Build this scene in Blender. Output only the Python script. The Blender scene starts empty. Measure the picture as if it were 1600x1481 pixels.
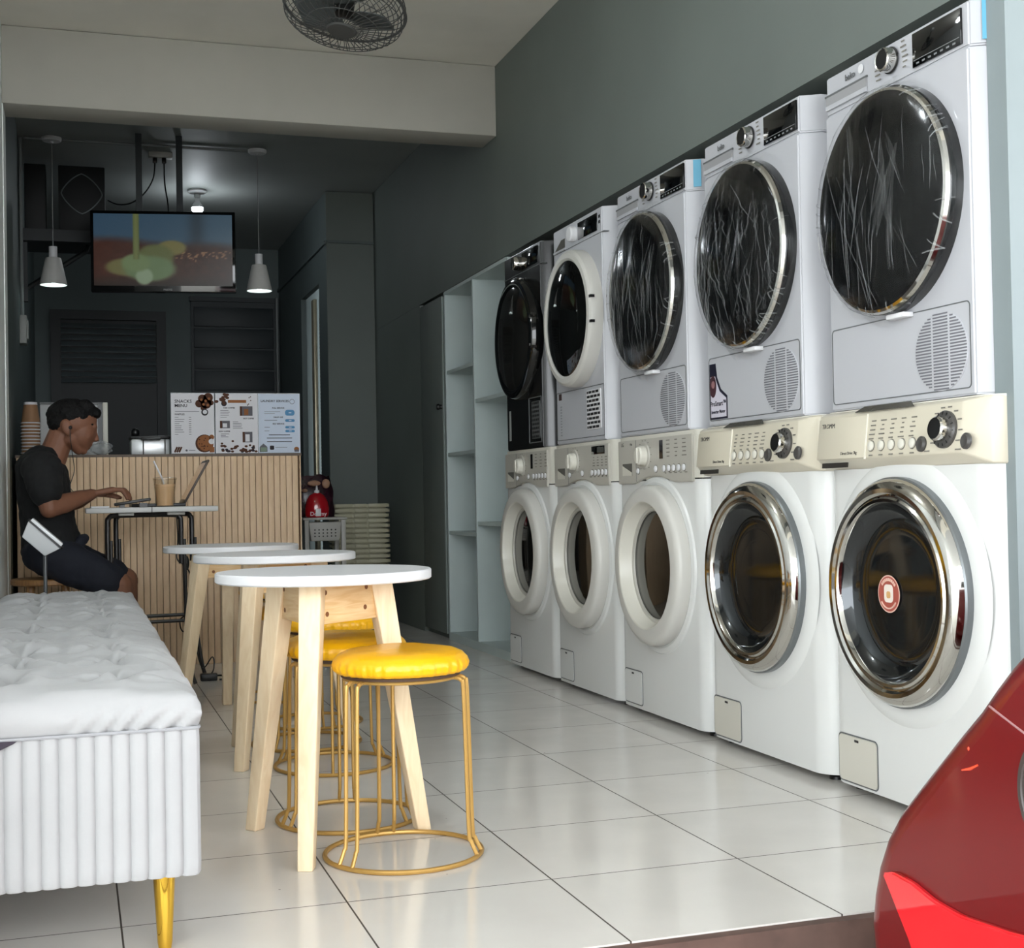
import bpy, bmesh, math, random
from mathutils import Vector, Matrix, noise
C = bpy.context.scene.collection
SC = bpy.context.scene
R = math.radians
random.seed(7)

# ------------------------------------------------------------------ camera
cam_d = bpy.data.cameras.new('camera'); cam = bpy.data.objects.new('camera', cam_d); C.objects.link(cam)
cam_d.sensor_width = 36.0; cam_d.lens = 36.0 * 2112.57 / 1600.0; cam_d.clip_start = 0.05
yaw, pit, rol = R(17.982), R(0.933), R(-1.064)
_r = Vector((math.cos(yaw), -math.sin(yaw), 0)); _f = Vector((math.sin(yaw), math.cos(yaw), 0)); _u = Vector((0, 0, 1))
_f2 = math.cos(pit)*_f + math.sin(pit)*_u; _u2 = math.cos(pit)*_u - math.sin(pit)*_f
_r3 = math.cos(rol)*_r + math.sin(rol)*_u2; _u3 = math.cos(rol)*_u2 - math.sin(rol)*_r
cm = Matrix((( _r3.x, _u3.x, -_f2.x), (_r3.y, _u3.y, -_f2.y), (_r3.z, _u3.z, -_f2.z))).to_4x4()
cm.translation = (0, 0, 0.75); cam.matrix_world = cm
SC.camera = cam

# ------------------------------------------------------------------ daylight and exposure
w = bpy.data.worlds.new('overcast_sky'); SC.world = w; w.use_nodes = True
nt = w.node_tree; nt.nodes.clear()
o_ = nt.nodes.new('ShaderNodeOutputWorld'); b_ = nt.nodes.new('ShaderNodeBackground')
tc = nt.nodes.new('ShaderNodeTexCoord'); sx = nt.nodes.new('ShaderNodeSeparateXYZ'); rp = nt.nodes.new('ShaderNodeValToRGB')
rp.color_ramp.elements[0].position = 0.0; rp.color_ramp.elements[0].color = (0.80, 0.84, 0.87, 1)
rp.color_ramp.elements[1].position = 0.7; rp.color_ramp.elements[1].color = (0.93, 0.98, 1.0, 1)
nt.links.new(tc.outputs['Generated'], sx.inputs[0]); nt.links.new(sx.outputs['Z'], rp.inputs[0])
nt.links.new(rp.outputs[0], b_.inputs['Color']); nt.links.new(b_.outputs[0], o_.inputs[0])
b_.inputs['Strength'].default_value = 2.6
SC.view_settings.view_transform = 'Standard'; SC.view_settings.look = 'None'
SC.view_settings.gamma = 1.0; SC.view_settings.exposure = 1.66; SC.view_settings.use_curve_mapping = False

# ------------------------------------------------------------------ materials
def lin(c):
    f = lambda v: v/12.92 if v <= 0.04045 else ((v+0.055)/1.055)**2.4
    return (f(c[0]/255), f(c[1]/255), f(c[2]/255), 1)
MATS = {}
def mat(name, col, rough=0.5, metal=0.0, spec=0.5, coat=0.0, emit=0.0, ecol=None, trans=0.0, noise_amt=0.0, noise_scale=8.0,
        bump=0.0, bump_scale=60.0, sheen=0.0, alpha=1.0, stretch=None):
    if name in MATS: return MATS[name]
    m = bpy.data.materials.new(name); m.use_nodes = True; n = m.node_tree; p = n.nodes['Principled BSDF']
    c = lin(col)
    p.inputs['Base Color'].default_value = c; p.inputs['Roughness'].default_value = rough; p.inputs['Metallic'].default_value = metal
    p.inputs['Specular IOR Level'].default_value = spec; p.inputs['Coat Weight'].default_value = coat
    p.inputs['Coat Roughness'].default_value = 0.05
    p.inputs['Transmission Weight'].default_value = trans; p.inputs['Sheen Weight'].default_value = sheen; p.inputs['Alpha'].default_value = alpha
    if emit > 0:
        p.inputs['Emission Color'].default_value = lin(ecol or col); p.inputs['Emission Strength'].default_value = emit
    if noise_amt > 0 or bump > 0:
        t = n.nodes.new('ShaderNodeTexCoord'); mp = n.nodes.new('ShaderNodeMapping')
        if stretch: mp.inputs['Scale'].default_value = stretch
        n.links.new(t.outputs['Object'], mp.inputs['Vector'])
    if noise_amt > 0:
        z = n.nodes.new('ShaderNodeTexNoise'); z.inputs['Scale'].default_value = noise_scale; z.inputs['Detail'].default_value = 6
        r = n.nodes.new('ShaderNodeValToRGB'); k = noise_amt
        r.color_ramp.elements[0].position = 0.3; r.color_ramp.elements[1].position = 0.7
        r.color_ramp.elements[0].color = (c[0]*(1-k), c[1]*(1-k), c[2]*(1-k), 1); r.color_ramp.elements[1].color = (min(1, c[0]*(1+k)), min(1, c[1]*(1+k)), min(1, c[2]*(1+k)), 1)
        n.links.new(mp.outputs[0], z.inputs['Vector']); n.links.new(z.outputs['Fac'], r.inputs[0]); n.links.new(r.outputs[0], p.inputs['Base Color'])
    if bump > 0:
        z2 = n.nodes.new('ShaderNodeTexNoise'); z2.inputs['Scale'].default_value = bump_scale; z2.inputs['Detail'].default_value = 5
        bp = n.nodes.new('ShaderNodeBump'); bp.inputs['Strength'].default_value = bump; bp.inputs['Distance'].default_value = 0.01
        n.links.new(mp.outputs[0], z2.inputs['Vector']); n.links.new(z2.outputs['Fac'], bp.inputs['Height']); n.links.new(bp.outputs[0], p.inputs['Normal'])
    MATS[name] = m; return m

def floor_mat():
    m = bpy.data.materials.new('floor_tiles'); m.use_nodes = True; n = m.node_tree; p = n.nodes['Principled BSDF']; L = n.links.new
    t = n.nodes.new('ShaderNodeTexCoord'); s = n.nodes.new('ShaderNodeSeparateXYZ'); L(t.outputs['Object'], s.inputs[0])
    def mth(op, a, b=None):
        q = n.nodes.new('ShaderNodeMath'); q.operation = op
        for i, v in enumerate((a, b)):
            if v is None: continue
            if isinstance(v, (int, float)): q.inputs[i].default_value = v
            else: L(v, q.inputs[i])
        return q.outputs[0]
    def grid(out, off, pitch):
        a = mth('DIVIDE', mth('SUBTRACT', out, off), pitch); f = mth('FRACT', a)
        d = mth('MINIMUM', f, mth('SUBTRACT', 1.0, f)); return mth('MULTIPLY', d, pitch), mth('FLOOR', a)
    dx, ix = grid(s.outputs['X'], 0.475, 0.404); dy, iy = grid(s.outputs['Y'], 2.506, 0.405)
    d = mth('MINIMUM', dx, dy); g = mth('LESS_THAN', d, 0.0017)
    cmb = n.nodes.new('ShaderNodeCombineXYZ'); L(ix, cmb.inputs[0]); L(iy, cmb.inputs[1])
    wn = n.nodes.new('ShaderNodeTexWhiteNoise'); L(cmb.outputs[0], wn.inputs['Vector'])
    nz = n.nodes.new('ShaderNodeTexNoise'); nz.inputs['Scale'].default_value = 5; nz.inputs['Detail'].default_value = 8; L(t.outputs['Object'], nz.inputs['Vector'])
    v = mth('ADD', mth('MULTIPLY', wn.outputs['Value'], 0.05), mth('MULTIPLY', nz.outputs['Fac'], 0.14)); v = mth('ADD', v, 0.86)
    mx = n.nodes.new('ShaderNodeMixRGB'); mx.inputs[0].default_value = 1; mx.blend_type = 'MULTIPLY'; mx.inputs[1].default_value = lin((226, 222, 216)); L(v, mx.inputs[2])
    m2 = n.nodes.new('ShaderNodeMixRGB'); L(g, m2.inputs[0]); L(mx.outputs[0], m2.inputs[1]); m2.inputs[2].default_value = lin((72, 66, 60))
    # small dirt specks
    vz = n.nodes.new('ShaderNodeTexVoronoi'); vz.inputs['Scale'].default_value = 9; L(t.outputs['Object'], vz.inputs['Vector'])
    sp = mth('LESS_THAN', vz.outputs['Distance'], 0.022); m3 = n.nodes.new('ShaderNodeMixRGB'); L(mth('MULTIPLY', sp, 0.6), m3.inputs[0]); L(m2.outputs[0], m3.inputs[1]); m3.inputs[2].default_value = lin((110, 100, 90))
    L(m3.outputs[0], p.inputs['Base Color'])
    rr = mth('ADD', mth('MULTIPLY', nz.outputs['Fac'], 0.16), 0.06); rr = mth('ADD', rr, mth('MULTIPLY', g, 0.5)); L(rr, p.inputs['Roughness'])
    bp = n.nodes.new('ShaderNodeBump'); bp.inputs['Strength'].default_value = 0.5; bp.inputs['Distance'].default_value = 0.002
    L(mth('SUBTRACT', 1.0, g), bp.inputs['Height']); L(bp.outputs[0], p.inputs['Normal'])
    p.inputs['Specular IOR Level'].default_value = 0.5
    return m

def wood_mat(name, c0, c1, rough=0.45, scale=(6, 6, 0.9)):
    if name in MATS: return MATS[name]
    m = bpy.data.materials.new(name); m.use_nodes = True; n = m.node_tree; p = n.nodes['Principled BSDF']; L = n.links.new
    t = n.nodes.new('ShaderNodeTexCoord'); mp = n.nodes.new('ShaderNodeMapping'); mp.inputs['Scale'].default_value = scale; L(t.outputs['Object'], mp.inputs[0])
    z = n.nodes.new('ShaderNodeTexNoise'); z.inputs['Scale'].default_value = 9; z.inputs['Detail'].default_value = 8; z.inputs['Distortion'].default_value = 1.2; L(mp.outputs[0], z.inputs['Vector'])
    r = n.nodes.new('ShaderNodeValToRGB'); r.color_ramp.elements[0].position = 0.35; r.color_ramp.elements[1].position = 0.68
    r.color_ramp.elements[0].color = lin(c0); r.color_ramp.elements[1].color = lin(c1); L(z.outputs['Fac'], r.inputs[0]); L(r.outputs[0], p.inputs['Base Color'])
    p.inputs['Roughness'].default_value = rough; MATS[name] = m; return m

def sheet_reflect(n, normal, f0):
    # reflectance of a thin sheet, the same from both sides
    lw = n.nodes.new('ShaderNodeLayerWeight'); lw.inputs['Blend'].default_value = 0.5
    if normal is not None: n.links.new(normal, lw.inputs['Normal'])
    p = n.nodes.new('ShaderNodeMath'); p.operation = 'POWER'; p.inputs[1].default_value = 4.5; n.links.new(lw.outputs['Facing'], p.inputs[0])
    m = n.nodes.new('ShaderNodeMath'); m.operation = 'MULTIPLY_ADD'; m.inputs[1].default_value = 0.7; m.inputs[2].default_value = f0; n.links.new(p.outputs[0], m.inputs[0])
    return m.outputs[0]

def film_mat(name, haze, bs=0.9, nsc=45):
    if name in MATS: return MATS[name]
    m = bpy.data.materials.new(name); m.use_nodes = True; n = m.node_tree; n.nodes.clear(); L = n.links.new
    o = n.nodes.new('ShaderNodeOutputMaterial'); tr = n.nodes.new('ShaderNodeBsdfTransparent'); gl = n.nodes.new('ShaderNodeBsdfGlossy'); df = n.nodes.new('ShaderNodeBsdfTranslucent'); d2 = n.nodes.new('ShaderNodeBsdfDiffuse')
    gl.inputs['Roughness'].default_value = 0.12; df.inputs['Color'].default_value = (0.8, 0.84, 0.86, 1); d2.inputs['Color'].default_value = (0.8, 0.84, 0.86, 1)
    t = n.nodes.new('ShaderNodeTexCoord'); mp = n.nodes.new('ShaderNodeMapping'); mp.inputs['Scale'].default_value = (1, 1, 0.22); L(t.outputs['Object'], mp.inputs[0])
    z = n.nodes.new('ShaderNodeTexNoise'); z.inputs['Scale'].default_value = nsc; z.inputs['Detail'].default_value = 2; L(mp.outputs[0], z.inputs['Vector'])
    bp = n.nodes.new('ShaderNodeBump'); bp.inputs['Strength'].default_value = bs; bp.inputs['Distance'].default_value = 0.012; L(z.outputs['Fac'], bp.inputs['Height'])
    L(bp.outputs[0], gl.inputs['Normal'])
    ad = n.nodes.new('ShaderNodeMixShader'); ad.inputs[0].default_value = 0.5; L(df.outputs[0], ad.inputs[1]); L(d2.outputs[0], ad.inputs[2])
    a = n.nodes.new('ShaderNodeMixShader'); a.inputs[0].default_value = haze; L(tr.outputs[0], a.inputs[1]); L(ad.outputs[0], a.inputs[2])
    b = n.nodes.new('ShaderNodeMixShader'); L(sheet_reflect(n, bp.outputs[0], 0.012), b.inputs[0]); L(a.outputs[0], b.inputs[1]); L(gl.outputs[0], b.inputs[2]); L(b.outputs[0], o.inputs[0])
    MATS[name] = m; return m

def glass_mat(name, col, rough=0.02, haze=0.0):
    # thin clear sheet: see-through with a reflecting surface
    if name in MATS: return MATS[name]
    m = bpy.data.materials.new(name); m.use_nodes = True; n = m.node_tree; n.nodes.clear(); L = n.links.new
    o = n.nodes.new('ShaderNodeOutputMaterial'); tr = n.nodes.new('ShaderNodeBsdfTransparent'); tr.inputs[0].default_value = lin(col)
    gl = n.nodes.new('ShaderNodeBsdfGlossy'); gl.inputs['Roughness'].default_value = rough
    b = n.nodes.new('ShaderNodeMixShader'); L(sheet_reflect(n, None, 0.04), b.inputs[0]); L(tr.outputs[0], b.inputs[1]); L(gl.outputs[0], b.inputs[2]); L(b.outputs[0], o.inputs[0])
    MATS[name] = m; return m

WHITE = mat('white_enamel', (214, 215, 218), 0.28)
WSHADE = mat('washer_enamel', (219, 220, 218), 0.25)
DRYW = mat('dryer_enamel', (184, 185, 190), 0.3)
CREAM = mat('cream_plastic', (206, 199, 181), 0.35)
CREAM2 = mat('warm_white_plastic', (214, 211, 200), 0.3)
SILVER = mat('silver_plastic', (184, 181, 172), 0.35)
BLACK = mat('black_plastic', (14, 14, 15), 0.35)
GBLACK = mat('gloss_black', (7, 8, 9), 0.06, coat=0.3)
DGLASS = mat('dark_door_glass', (14, 14, 13), 0.04, spec=0.6)
DBODY = mat('graphite_enamel', (20, 21, 21), 0.22, coat=0.2)
CHROME = mat('chrome', (205, 203, 198), 0.06, metal=1.0)
STEEL = mat('brushed_steel', (190, 190, 188), 0.25, metal=1.0)
SEAM = mat('seam_shadow_gap', (95, 97, 98), 0.6)
LEGEND = mat('printed_legend', (120, 116, 108), 0.6)
DARKTXT = mat('dark_print', (48, 46, 46), 0.6)
WALLG = mat('grey_green_paint', (105, 112, 108), 0.6, noise_amt=0.05, noise_scale=2.5)
WALLD = mat('dark_grey_green_paint', (92, 102, 102), 0.6, noise_amt=0.05, noise_scale=2.5)
CAB = mat('cabinet_grey_paint', (192, 204, 203), 0.5, noise_amt=0.03)
CEIL = mat('white_ceiling_paint', (226, 222, 212), 0.8, noise_amt=0.05, noise_scale=3)
LWALL = mat('pale_grey_paint', (238, 242, 240), 0.6, noise_amt=0.03)
PALE = mat('pale_blue_white_paint', (128, 138, 140), 0.55, noise_amt=0.02)
TWHITE = mat('white_laminate', (222, 222, 224), 0.35)
BEECH = wood_mat('pale_beech', (232, 206, 168), (242, 220, 186), 0.45)
PINE = wood_mat('knotty_pine', (220, 180, 126), (236, 206, 160), 0.5, (0.9, 0.9, 8))
GOLDP = mat('gold_painted_wire', (188, 148, 80), 0.38, metal=0.45)
GOLD = mat('polished_gold', (226, 182, 70), 0.08, metal=1.0)
YELLOW = mat('yellow_vinyl', (240, 176, 8), 0.32, bump=0.25, bump_scale=30)
VELVET = mat('grey_velvet', (162, 162, 163), 0.85, sheen=0.12, noise_amt=0.05, noise_scale=5, bump=0.15, bump_scale=22)
SLAT = wood_mat('oak_slats', (216, 184, 148), (228, 198, 162), 0.55, (3, 3, 0.8))
GROOVE = mat('slat_groove', (110, 84, 60), 0.8)
SKIN = mat('brown_skin', (122, 80, 59), 0.6, noise_amt=0.06, noise_scale=30)
HAIR = mat('black_hair', (9, 8, 8), 0.7, spec=0.25, bump=0.5, bump_scale=120)
SHIRT = mat('black_cotton', (9, 10, 12), 0.85, bump=0.2, bump_scale=25)
NAVY = mat('navy_cotton', (14, 18, 31), 0.85, bump=0.2, bump_scale=25)
RED = mat('metallic_red_paint', (112, 12, 17), 0.3, metal=0.3, coat=0.5)
LENS = mat('red_lamp_lens', (214, 24, 34), 0.08, coat=1.0)
KRAFT = mat('kraft_paper', (150, 112, 80), 0.7)
PAPER = mat('white_paper', (225, 224, 228), 0.65, spec=0.15)
GREIGE = mat('greige_plastic', (172, 168, 142), 0.45)
LGREY = mat('light_grey_plastic', (170, 168, 162), 0.45)
LGREYP = mat('blocker_grey', (160, 162, 160), 0.5)
BROWN = mat('brown_riser_paint', (92, 70, 62), 0.7, noise_amt=0.25, noise_scale=14)
ASPH = mat('street_concrete', (196, 193, 186), 0.85, noise_amt=0.15, noise_scale=6)

# ------------------------------------------------------------------ mesh builder
class MB:
    def __init__(self): self.bm = bmesh.new()
    def _add(self, tmp, mi, M=None):
        if M is not None: bmesh.ops.transform(tmp, matrix=M, verts=tmp.verts)
        for f in tmp.faces: f.material_index = mi
        me = bpy.data.meshes.new('tmp'); tmp.to_mesh(me); tmp.free(); self.bm.from_mesh(me); bpy.data.meshes.remove(me)
        return self
    def box(self, x0, x1, y0, y1, z0, z1, bev=0.0, mi=0, M=None, seg=2):
        t = bmesh.new(); bmesh.ops.create_cube(t, size=1)
        bmesh.ops.scale(t, vec=(abs(x1-x0), abs(y1-y0), abs(z1-z0)), verts=t.verts)
        bmesh.ops.translate(t, vec=((x0+x1)/2, (y0+y1)/2, (z0+z1)/2), verts=t.verts)
        if bev > 0: bmesh.ops.bevel(t, geom=t.edges[:], offset=bev, segments=seg, affect='EDGES', profile=0.5)
        return self._add(t, mi, M)
    def lathe(self, prof, M=None, n=48, mi=0, cap=True, squash=1.0):
        t = bmesh.new(); rings = []
        for r, z in prof:
            if r < 1e-6: rings.append([t.verts.new((0, 0, z))])
            else: rings.append([t.verts.new((r*math.cos(2*math.pi*i/n), squash*r*math.sin(2*math.pi*i/n), z)) for i in range(n)])
        for a, b in zip(rings, rings[1:]):
            if len(a) == 1 and len(b) == 1: continue
            for i in range(n):
                j = (i+1) % n
                if len(a) == 1: t.faces.new((a[0], b[j], b[i]))
                elif len(b) == 1: t.faces.new((a[i], a[j], b[0]))
                else: t.faces.new((a[i], a[j], b[j], b[i]))
        if cap:
            if len(rings[0]) > 1: t.faces.new(rings[0][::-1])
            if len(rings[-1]) > 1: t.faces.new(rings[-1])
        bmesh.ops.recalc_face_normals(t, faces=t.faces)
        return self._add(t, mi, M)
    def tube(self, pts, r, n=8, closed=False, mi=0, smooth=0, M=None):
        pts = [Vector(p) for p in pts]; rs = r if isinstance(r, (list, tuple)) else [r]*len(pts)
        if smooth:
            q, qr = [], []; N = len(pts)
            for i in range(N if closed else N-1):
                p0 = pts[(i-1) % N] if closed or i > 0 else pts[0]; p1 = pts[i]; p2 = pts[(i+1) % N]
                p3 = pts[(i+2) % N] if closed or i+2 < N else pts[-1]
                for k in range(smooth):
                    s = k/smooth
                    q.append(0.5*((2*p1)+(-p0+p2)*s+(2*p0-5*p1+4*p2-p3)*s*s+(-p0+3*p1-3*p2+p3)*s**3)); qr.append(rs[i]*(1-s)+rs[(i+1) % N]*s)
            if not closed: q.append(pts[-1]); qr.append(rs[-1])
            pts, rs = q, qr
        t = bmesh.new(); rings = []; N = len(pts); up = None
        for i in range(N):
            if closed: d = pts[(i+1) % N]-pts[(i-1) % N]
            else: d = pts[min(i+1, N-1)]-pts[max(i-1, 0)]
            if d.length < 1e-9: d = Vector((0, 0, 1))
            d.normalize()
            if up is None:
                up = d.orthogonal().normalized()
            up = (up - d*up.dot(d))
            if up.length < 1e-6: up = d.orthogonal()
            up.normalize(); sd = d.cross(up)
            rings.append([t.verts.new(pts[i]+rs[i]*(math.cos(2*math.pi*k/n)*up+math.sin(2*math.pi*k/n)*sd)) for k in range(n)])
        for i in range(N if closed else N-1):
            a, b = rings[i], rings[(i+1) % N]
            off = 0
            if closed and i == N-1:
                off = min(range(n), key=lambda o: sum((a[k].co-b[(k+o) % n].co).length for k in range(n)))
            for k in range(n): t.faces.new((a[k], a[(k+1) % n], b[(k+1+off) % n], b[(k+off) % n]))
        if not closed: t.faces.new(rings[0][::-1]); t.faces.new(rings[-1])
        bmesh.ops.recalc_face_normals(t, faces=t.faces)
        return self._add(t, mi, M)
    def prism(self, poly, z0, z1, M=None, mi=0, bev=0.0):
        t = bmesh.new(); a = [t.verts.new((p[0], p[1], z0)) for p in poly]; b = [t.verts.new((p[0], p[1], z1)) for p in poly]; n = len(poly)
        t.faces.new(a[::-1]); t.faces.new(b)
        for i in range(n): t.faces.new((a[i], a[(i+1) % n], b[(i+1) % n], b[i]))
        bmesh.ops.recalc_face_normals(t, faces=t.faces)
        if bev > 0: bmesh.ops.bevel(t, geom=t.edges[:], offset=bev, segments=2, affect='EDGES')
        return self._add(t, mi, M)
    def sphere(self, c, r, mi=0, u=20, v=14, M=None):
        t = bmesh.new(); bmesh.ops.create_uvsphere(t, u_segments=u, v_segments=v, radius=1)
        r = (r, r, r) if isinstance(r, (int, float)) else r
        bmesh.ops.scale(t, vec=r, verts=t.verts); 
        if M is not None: bmesh.ops.transform(t, matrix=M, verts=t.verts)
        bmesh.ops.translate(t, vec=c, verts=t.verts)
        return self._add(t, mi)
    def hull(self, pts, mi=0, bev=0.0, M=None):
        t = bmesh.new(); [t.verts.new(p) for p in pts]; g = bmesh.ops.convex_hull(t, input=t.verts)
        bmesh.ops.dissolve_limit(t, angle_limit=0.02, verts=t.verts, edges=t.edges)
        if bev > 0: bmesh.ops.bevel(t, geom=t.edges[:], offset=bev, segments=3, affect='EDGES', profile=0.5)
        return self._add(t, mi, M)
    def capsule(self, p0, r0, p1, r1, mi=0):
        t = bmesh.new()
        for p, r in ((p0, r0), (p1, r1)):
            r = (r, r, r) if isinstance(r, (int, float)) else r
            g = bmesh.ops.create_uvsphere(t, u_segments=14, v_segments=9, radius=1)
            bmesh.ops.scale(t, vec=r, verts=g['verts']); bmesh.ops.translate(t, vec=p, verts=g['verts'])
        h = bmesh.ops.convex_hull(t, input=t.verts)
        bmesh.ops.delete(t, geom=[e for e in h['geom_interior'] if isinstance(e, bmesh.types.BMVert)], context='VERTS')
        t2 = bmesh.new()
        vm = {}
        for f in t.faces:
            pass
        loose = [v for v in t.verts if not v.link_faces]; bmesh.ops.delete(t, geom=loose, context='VERTS'); t2.free()
        return self._add(t, mi)
    def text(self, s, size, M, mi=0, ext=0.0004, align='CENTER', bold=0.0):
        cu = bpy.data.curves.new('t', 'FONT'); cu.body = s; cu.size = size; cu.extrude = ext; cu.align_x = align; cu.align_y = 'CENTER'; cu.offset = bold; cu.resolution_u = 2
        ob = bpy.data.objects.new('t', cu); C.objects.link(ob); dg = bpy.context.evaluated_depsgraph_get()
        me = bpy.data.meshes.new_from_object(ob.evaluated_get(dg)); t = bmesh.new(); t.from_mesh(me)
        bpy.data.objects.remove(ob); bpy.data.curves.remove(cu); bpy.data.meshes.remove(me)
        return self._add(t, mi, M)
    def grid(self, fn, nu, nv, mi=0, closed_u=False):
        t = bmesh.new(); V = [[t.verts.new(fn(i/nu, j/nv)) for j in range(nv+1)] for i in range(nu if closed_u else nu+1)]
        for i in range(nu):
            i2 = (i+1) % nu if closed_u else i+1
            for j in range(nv): t.faces.new((V[i][j], V[i2][j], V[i2][j+1], V[i][j+1]))
        bmesh.ops.recalc_face_normals(t, faces=t.faces)
        return self._add(t, mi)
    def build(self, name, mats, parent=None, angle=32, label=None):
        me = bpy.data.meshes.new(name); self.bm.to_mesh(me); self.bm.free()
        for m in (mats if isinstance(mats, (list, tuple)) else [mats]): me.materials.append(m)
        for p in me.polygons: p.use_smooth = True
        me.set_sharp_from_angle(angle=R(angle))
        o = bpy.data.objects.new(name, me); C.objects.link(o)
        if parent is not None: o.parent = parent
        if label: o['label'] = label
        return o

def tag(o, label, cat, group=None):
    o['label'] = label; o['category'] = cat
    if group: o['group'] = group
    return o
def thing(name, label, cat, loc=(0, 0, 0), rotz=0.0, group=None):
    o = bpy.data.objects.new(name, None); o.empty_display_size = 0.05; C.objects.link(o); o.location = loc; o.rotation_euler = (0, 0, rotz)
    return tag(o, label, cat, group)
def struct(o): o['kind'] = 'structure'; return o
def dup(root, loc, rotz, label, group=None):
    r = root.copy(); C.objects.link(r); r.location = loc; r.rotation_euler = (0, 0, rotz); r['label'] = label
    if group: r['group'] = group
    for ch in list(root.children):
        c = ch.copy(); C.objects.link(c); c.parent = r
        for g in list(ch.children):
            d = g.copy(); C.objects.link(d); d.parent = c
    return r
def T(*a): return Matrix.Translation(a)
def RX(d): return Matrix.Rotation(R(d), 4, 'X')
def RY(d): return Matrix.Rotation(R(d), 4, 'Y')
def RZ(d): return Matrix.Rotation(R(d), 4, 'Z')
def fM(u, z, h=0.0): return T(u, -h, z) @ RX(90)      # a front face: drawing plane x,y becomes x,z and "up" becomes outward (-y)
def rrect(x0, x1, y0, y1, r, n=5):
    out = []
    for cx, cy, a in ((x1-r, y0+r, -90), (x1-r, y1-r, 0), (x0+r, y1-r, 90), (x0+r, y0+r, 180)):
        for k in range(n+1):
            t = R(a+90*k/n); out.append((cx+r*math.cos(t), cy+r*math.sin(t)))
    return out
def ring_frame(mb, x0, x1, y0, y1, r, wdt, M, h0, h1, mi=0):
    a = rrect(x0, x1, y0, y1, r); b = rrect(x0+wdt, x1-wdt, y0+wdt, y1-wdt, max(r-wdt, 0.001)); n = len(a)
    t = bmesh.new(); A = [t.verts.new((p[0], p[1], h1)) for p in a]; B = [t.verts.new((p[0], p[1], h1)) for p in b]
    A0 = [t.verts.new((p[0], p[1], h0)) for p in a]; B0 = [t.verts.new((p[0], p[1], h0)) for p in b]
    for i in range(n):
        j = (i+1) % n
        t.faces.new((A[i], A[j], B[j], B[i])); t.faces.new((A0[i], A0[j], A[j], A[i])); t.faces.new((B[i], B[j], B0[j], B0[i]))
    bmesh.ops.recalc_face_normals(t, faces=t.faces)
    mb._add(t, mi, M)

# ================================================================== THE SETTING
XW = 1.87; ZC = 2.73; XL = -0.26
def sbox(name, m, *b, bev=0.0):
    return struct(MB().box(*b, bev=bev).build(name, m))
FLOOR = floor_mat()
struct(MB().box(XL-0.1, 2.6, 2.11, 10.8, -0.10, 0.0).build('floor', FLOOR))
sbox('trim_1', BROWN, XL-0.1, 2.6, 2.085, 2.109, -0.45, -0.003)
sbox('floor_outside', ASPH, -8, 9, -14, 2.084, -0.55, -0.45)
sbox('ceiling', CEIL, XL-0.1, 2.6, 1.3, 6.0, ZC, ZC+0.12)
sbox('ceiling_rear', mat('grey_ceiling_paint', (148, 152, 150), 0.6, noise_amt=0.05, noise_scale=3), XL-0.1, 2.6, 6.001, 10.8, ZC, ZC+0.12)
sbox('trim_2', mat('beam_paint', (176, 173, 164), 0.8, noise_amt=0.05, noise_scale=3), XL, XW, 5.90, 6.115, 2.405, ZC-0.002, bev=0.004)             # the dropped beam
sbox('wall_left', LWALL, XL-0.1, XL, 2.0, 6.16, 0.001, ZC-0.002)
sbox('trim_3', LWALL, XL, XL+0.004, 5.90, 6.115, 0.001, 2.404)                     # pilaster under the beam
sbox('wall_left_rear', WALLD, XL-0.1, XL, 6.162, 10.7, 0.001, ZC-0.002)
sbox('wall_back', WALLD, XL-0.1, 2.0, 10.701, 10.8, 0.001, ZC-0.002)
# right wall: header over the machines, alcove behind them, end pillar, solid stretch around the cupboards
sbox('wall_right', WALLG, XW, 2.6, 2.396, 8.58, 1.835, ZC-0.002)
sbox('wall_right_alcove', WALLD, 2.50, 2.6, 2.40, 5.80, 0.001, 1.834)
sbox('trim_4', PALE, 1.852, 2.7, 2.335, 2.395, -0.003, ZC-0.002)
sbox('wall_right_middle', WALLG, XW, XW+0.10, 7.39, 8.58, 0.001, 1.834)
sbox('wall_right_rear', WALLD, 1.563, 1.60, 8.601, 8.88, 0.001, ZC-0.002)
sbox('wall_right_rear_end', WALLD, 1.563, 1.60, 9.62, 10.70, 0.001, ZC-0.002)
sbox('wall_right_rear_top', WALLD, 1.563, 1.60, 8.881, 9.619, 2.18, ZC-0.002)
sbox('wall_right_return', WALLG, 1.563, XW+0.1, 8.582, 8.60, 0.001, ZC-0.002)
sbox('trim_5', WALLD, 1.555, XW, 8.568, 8.581, 2.395, 2.412)
tm = MB(); tm.box(1.548, 1.562, 8.60, 10.69, 2.39, 2.412); struct(tm.build('trim_6', WALLD))
# doorway in the right rear wall with an aluminium jamb and a folded accordion door
JM = mat('aluminium_jamb', (196, 186, 162), 0.35, metal=0.6)
d = MB(); d.box(1.575, 1.60, 9.18, 9.27, 0.01, 2.12, 0.004)
d.box(1.60, 1.63, 9.02, 9.10, 0.01, 2.12)
door = struct(d.build('door_1', JM))
ac = MB()
for k in range(70):
    z = 0.3+k*0.024; ac.box(1.585, 1.615, 8.985, 9.03, z, z+0.014, 0.004)
ac.build('accordion_panel', mat('grey_accordion', (120, 122, 118), 0.5), door)
sbox('wall_side_room', mat('side_room_dark', (30, 33, 34), 0.8), 1.9, 1.95, 8.7, 10.6, 0.001, ZC-0.002)
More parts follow.
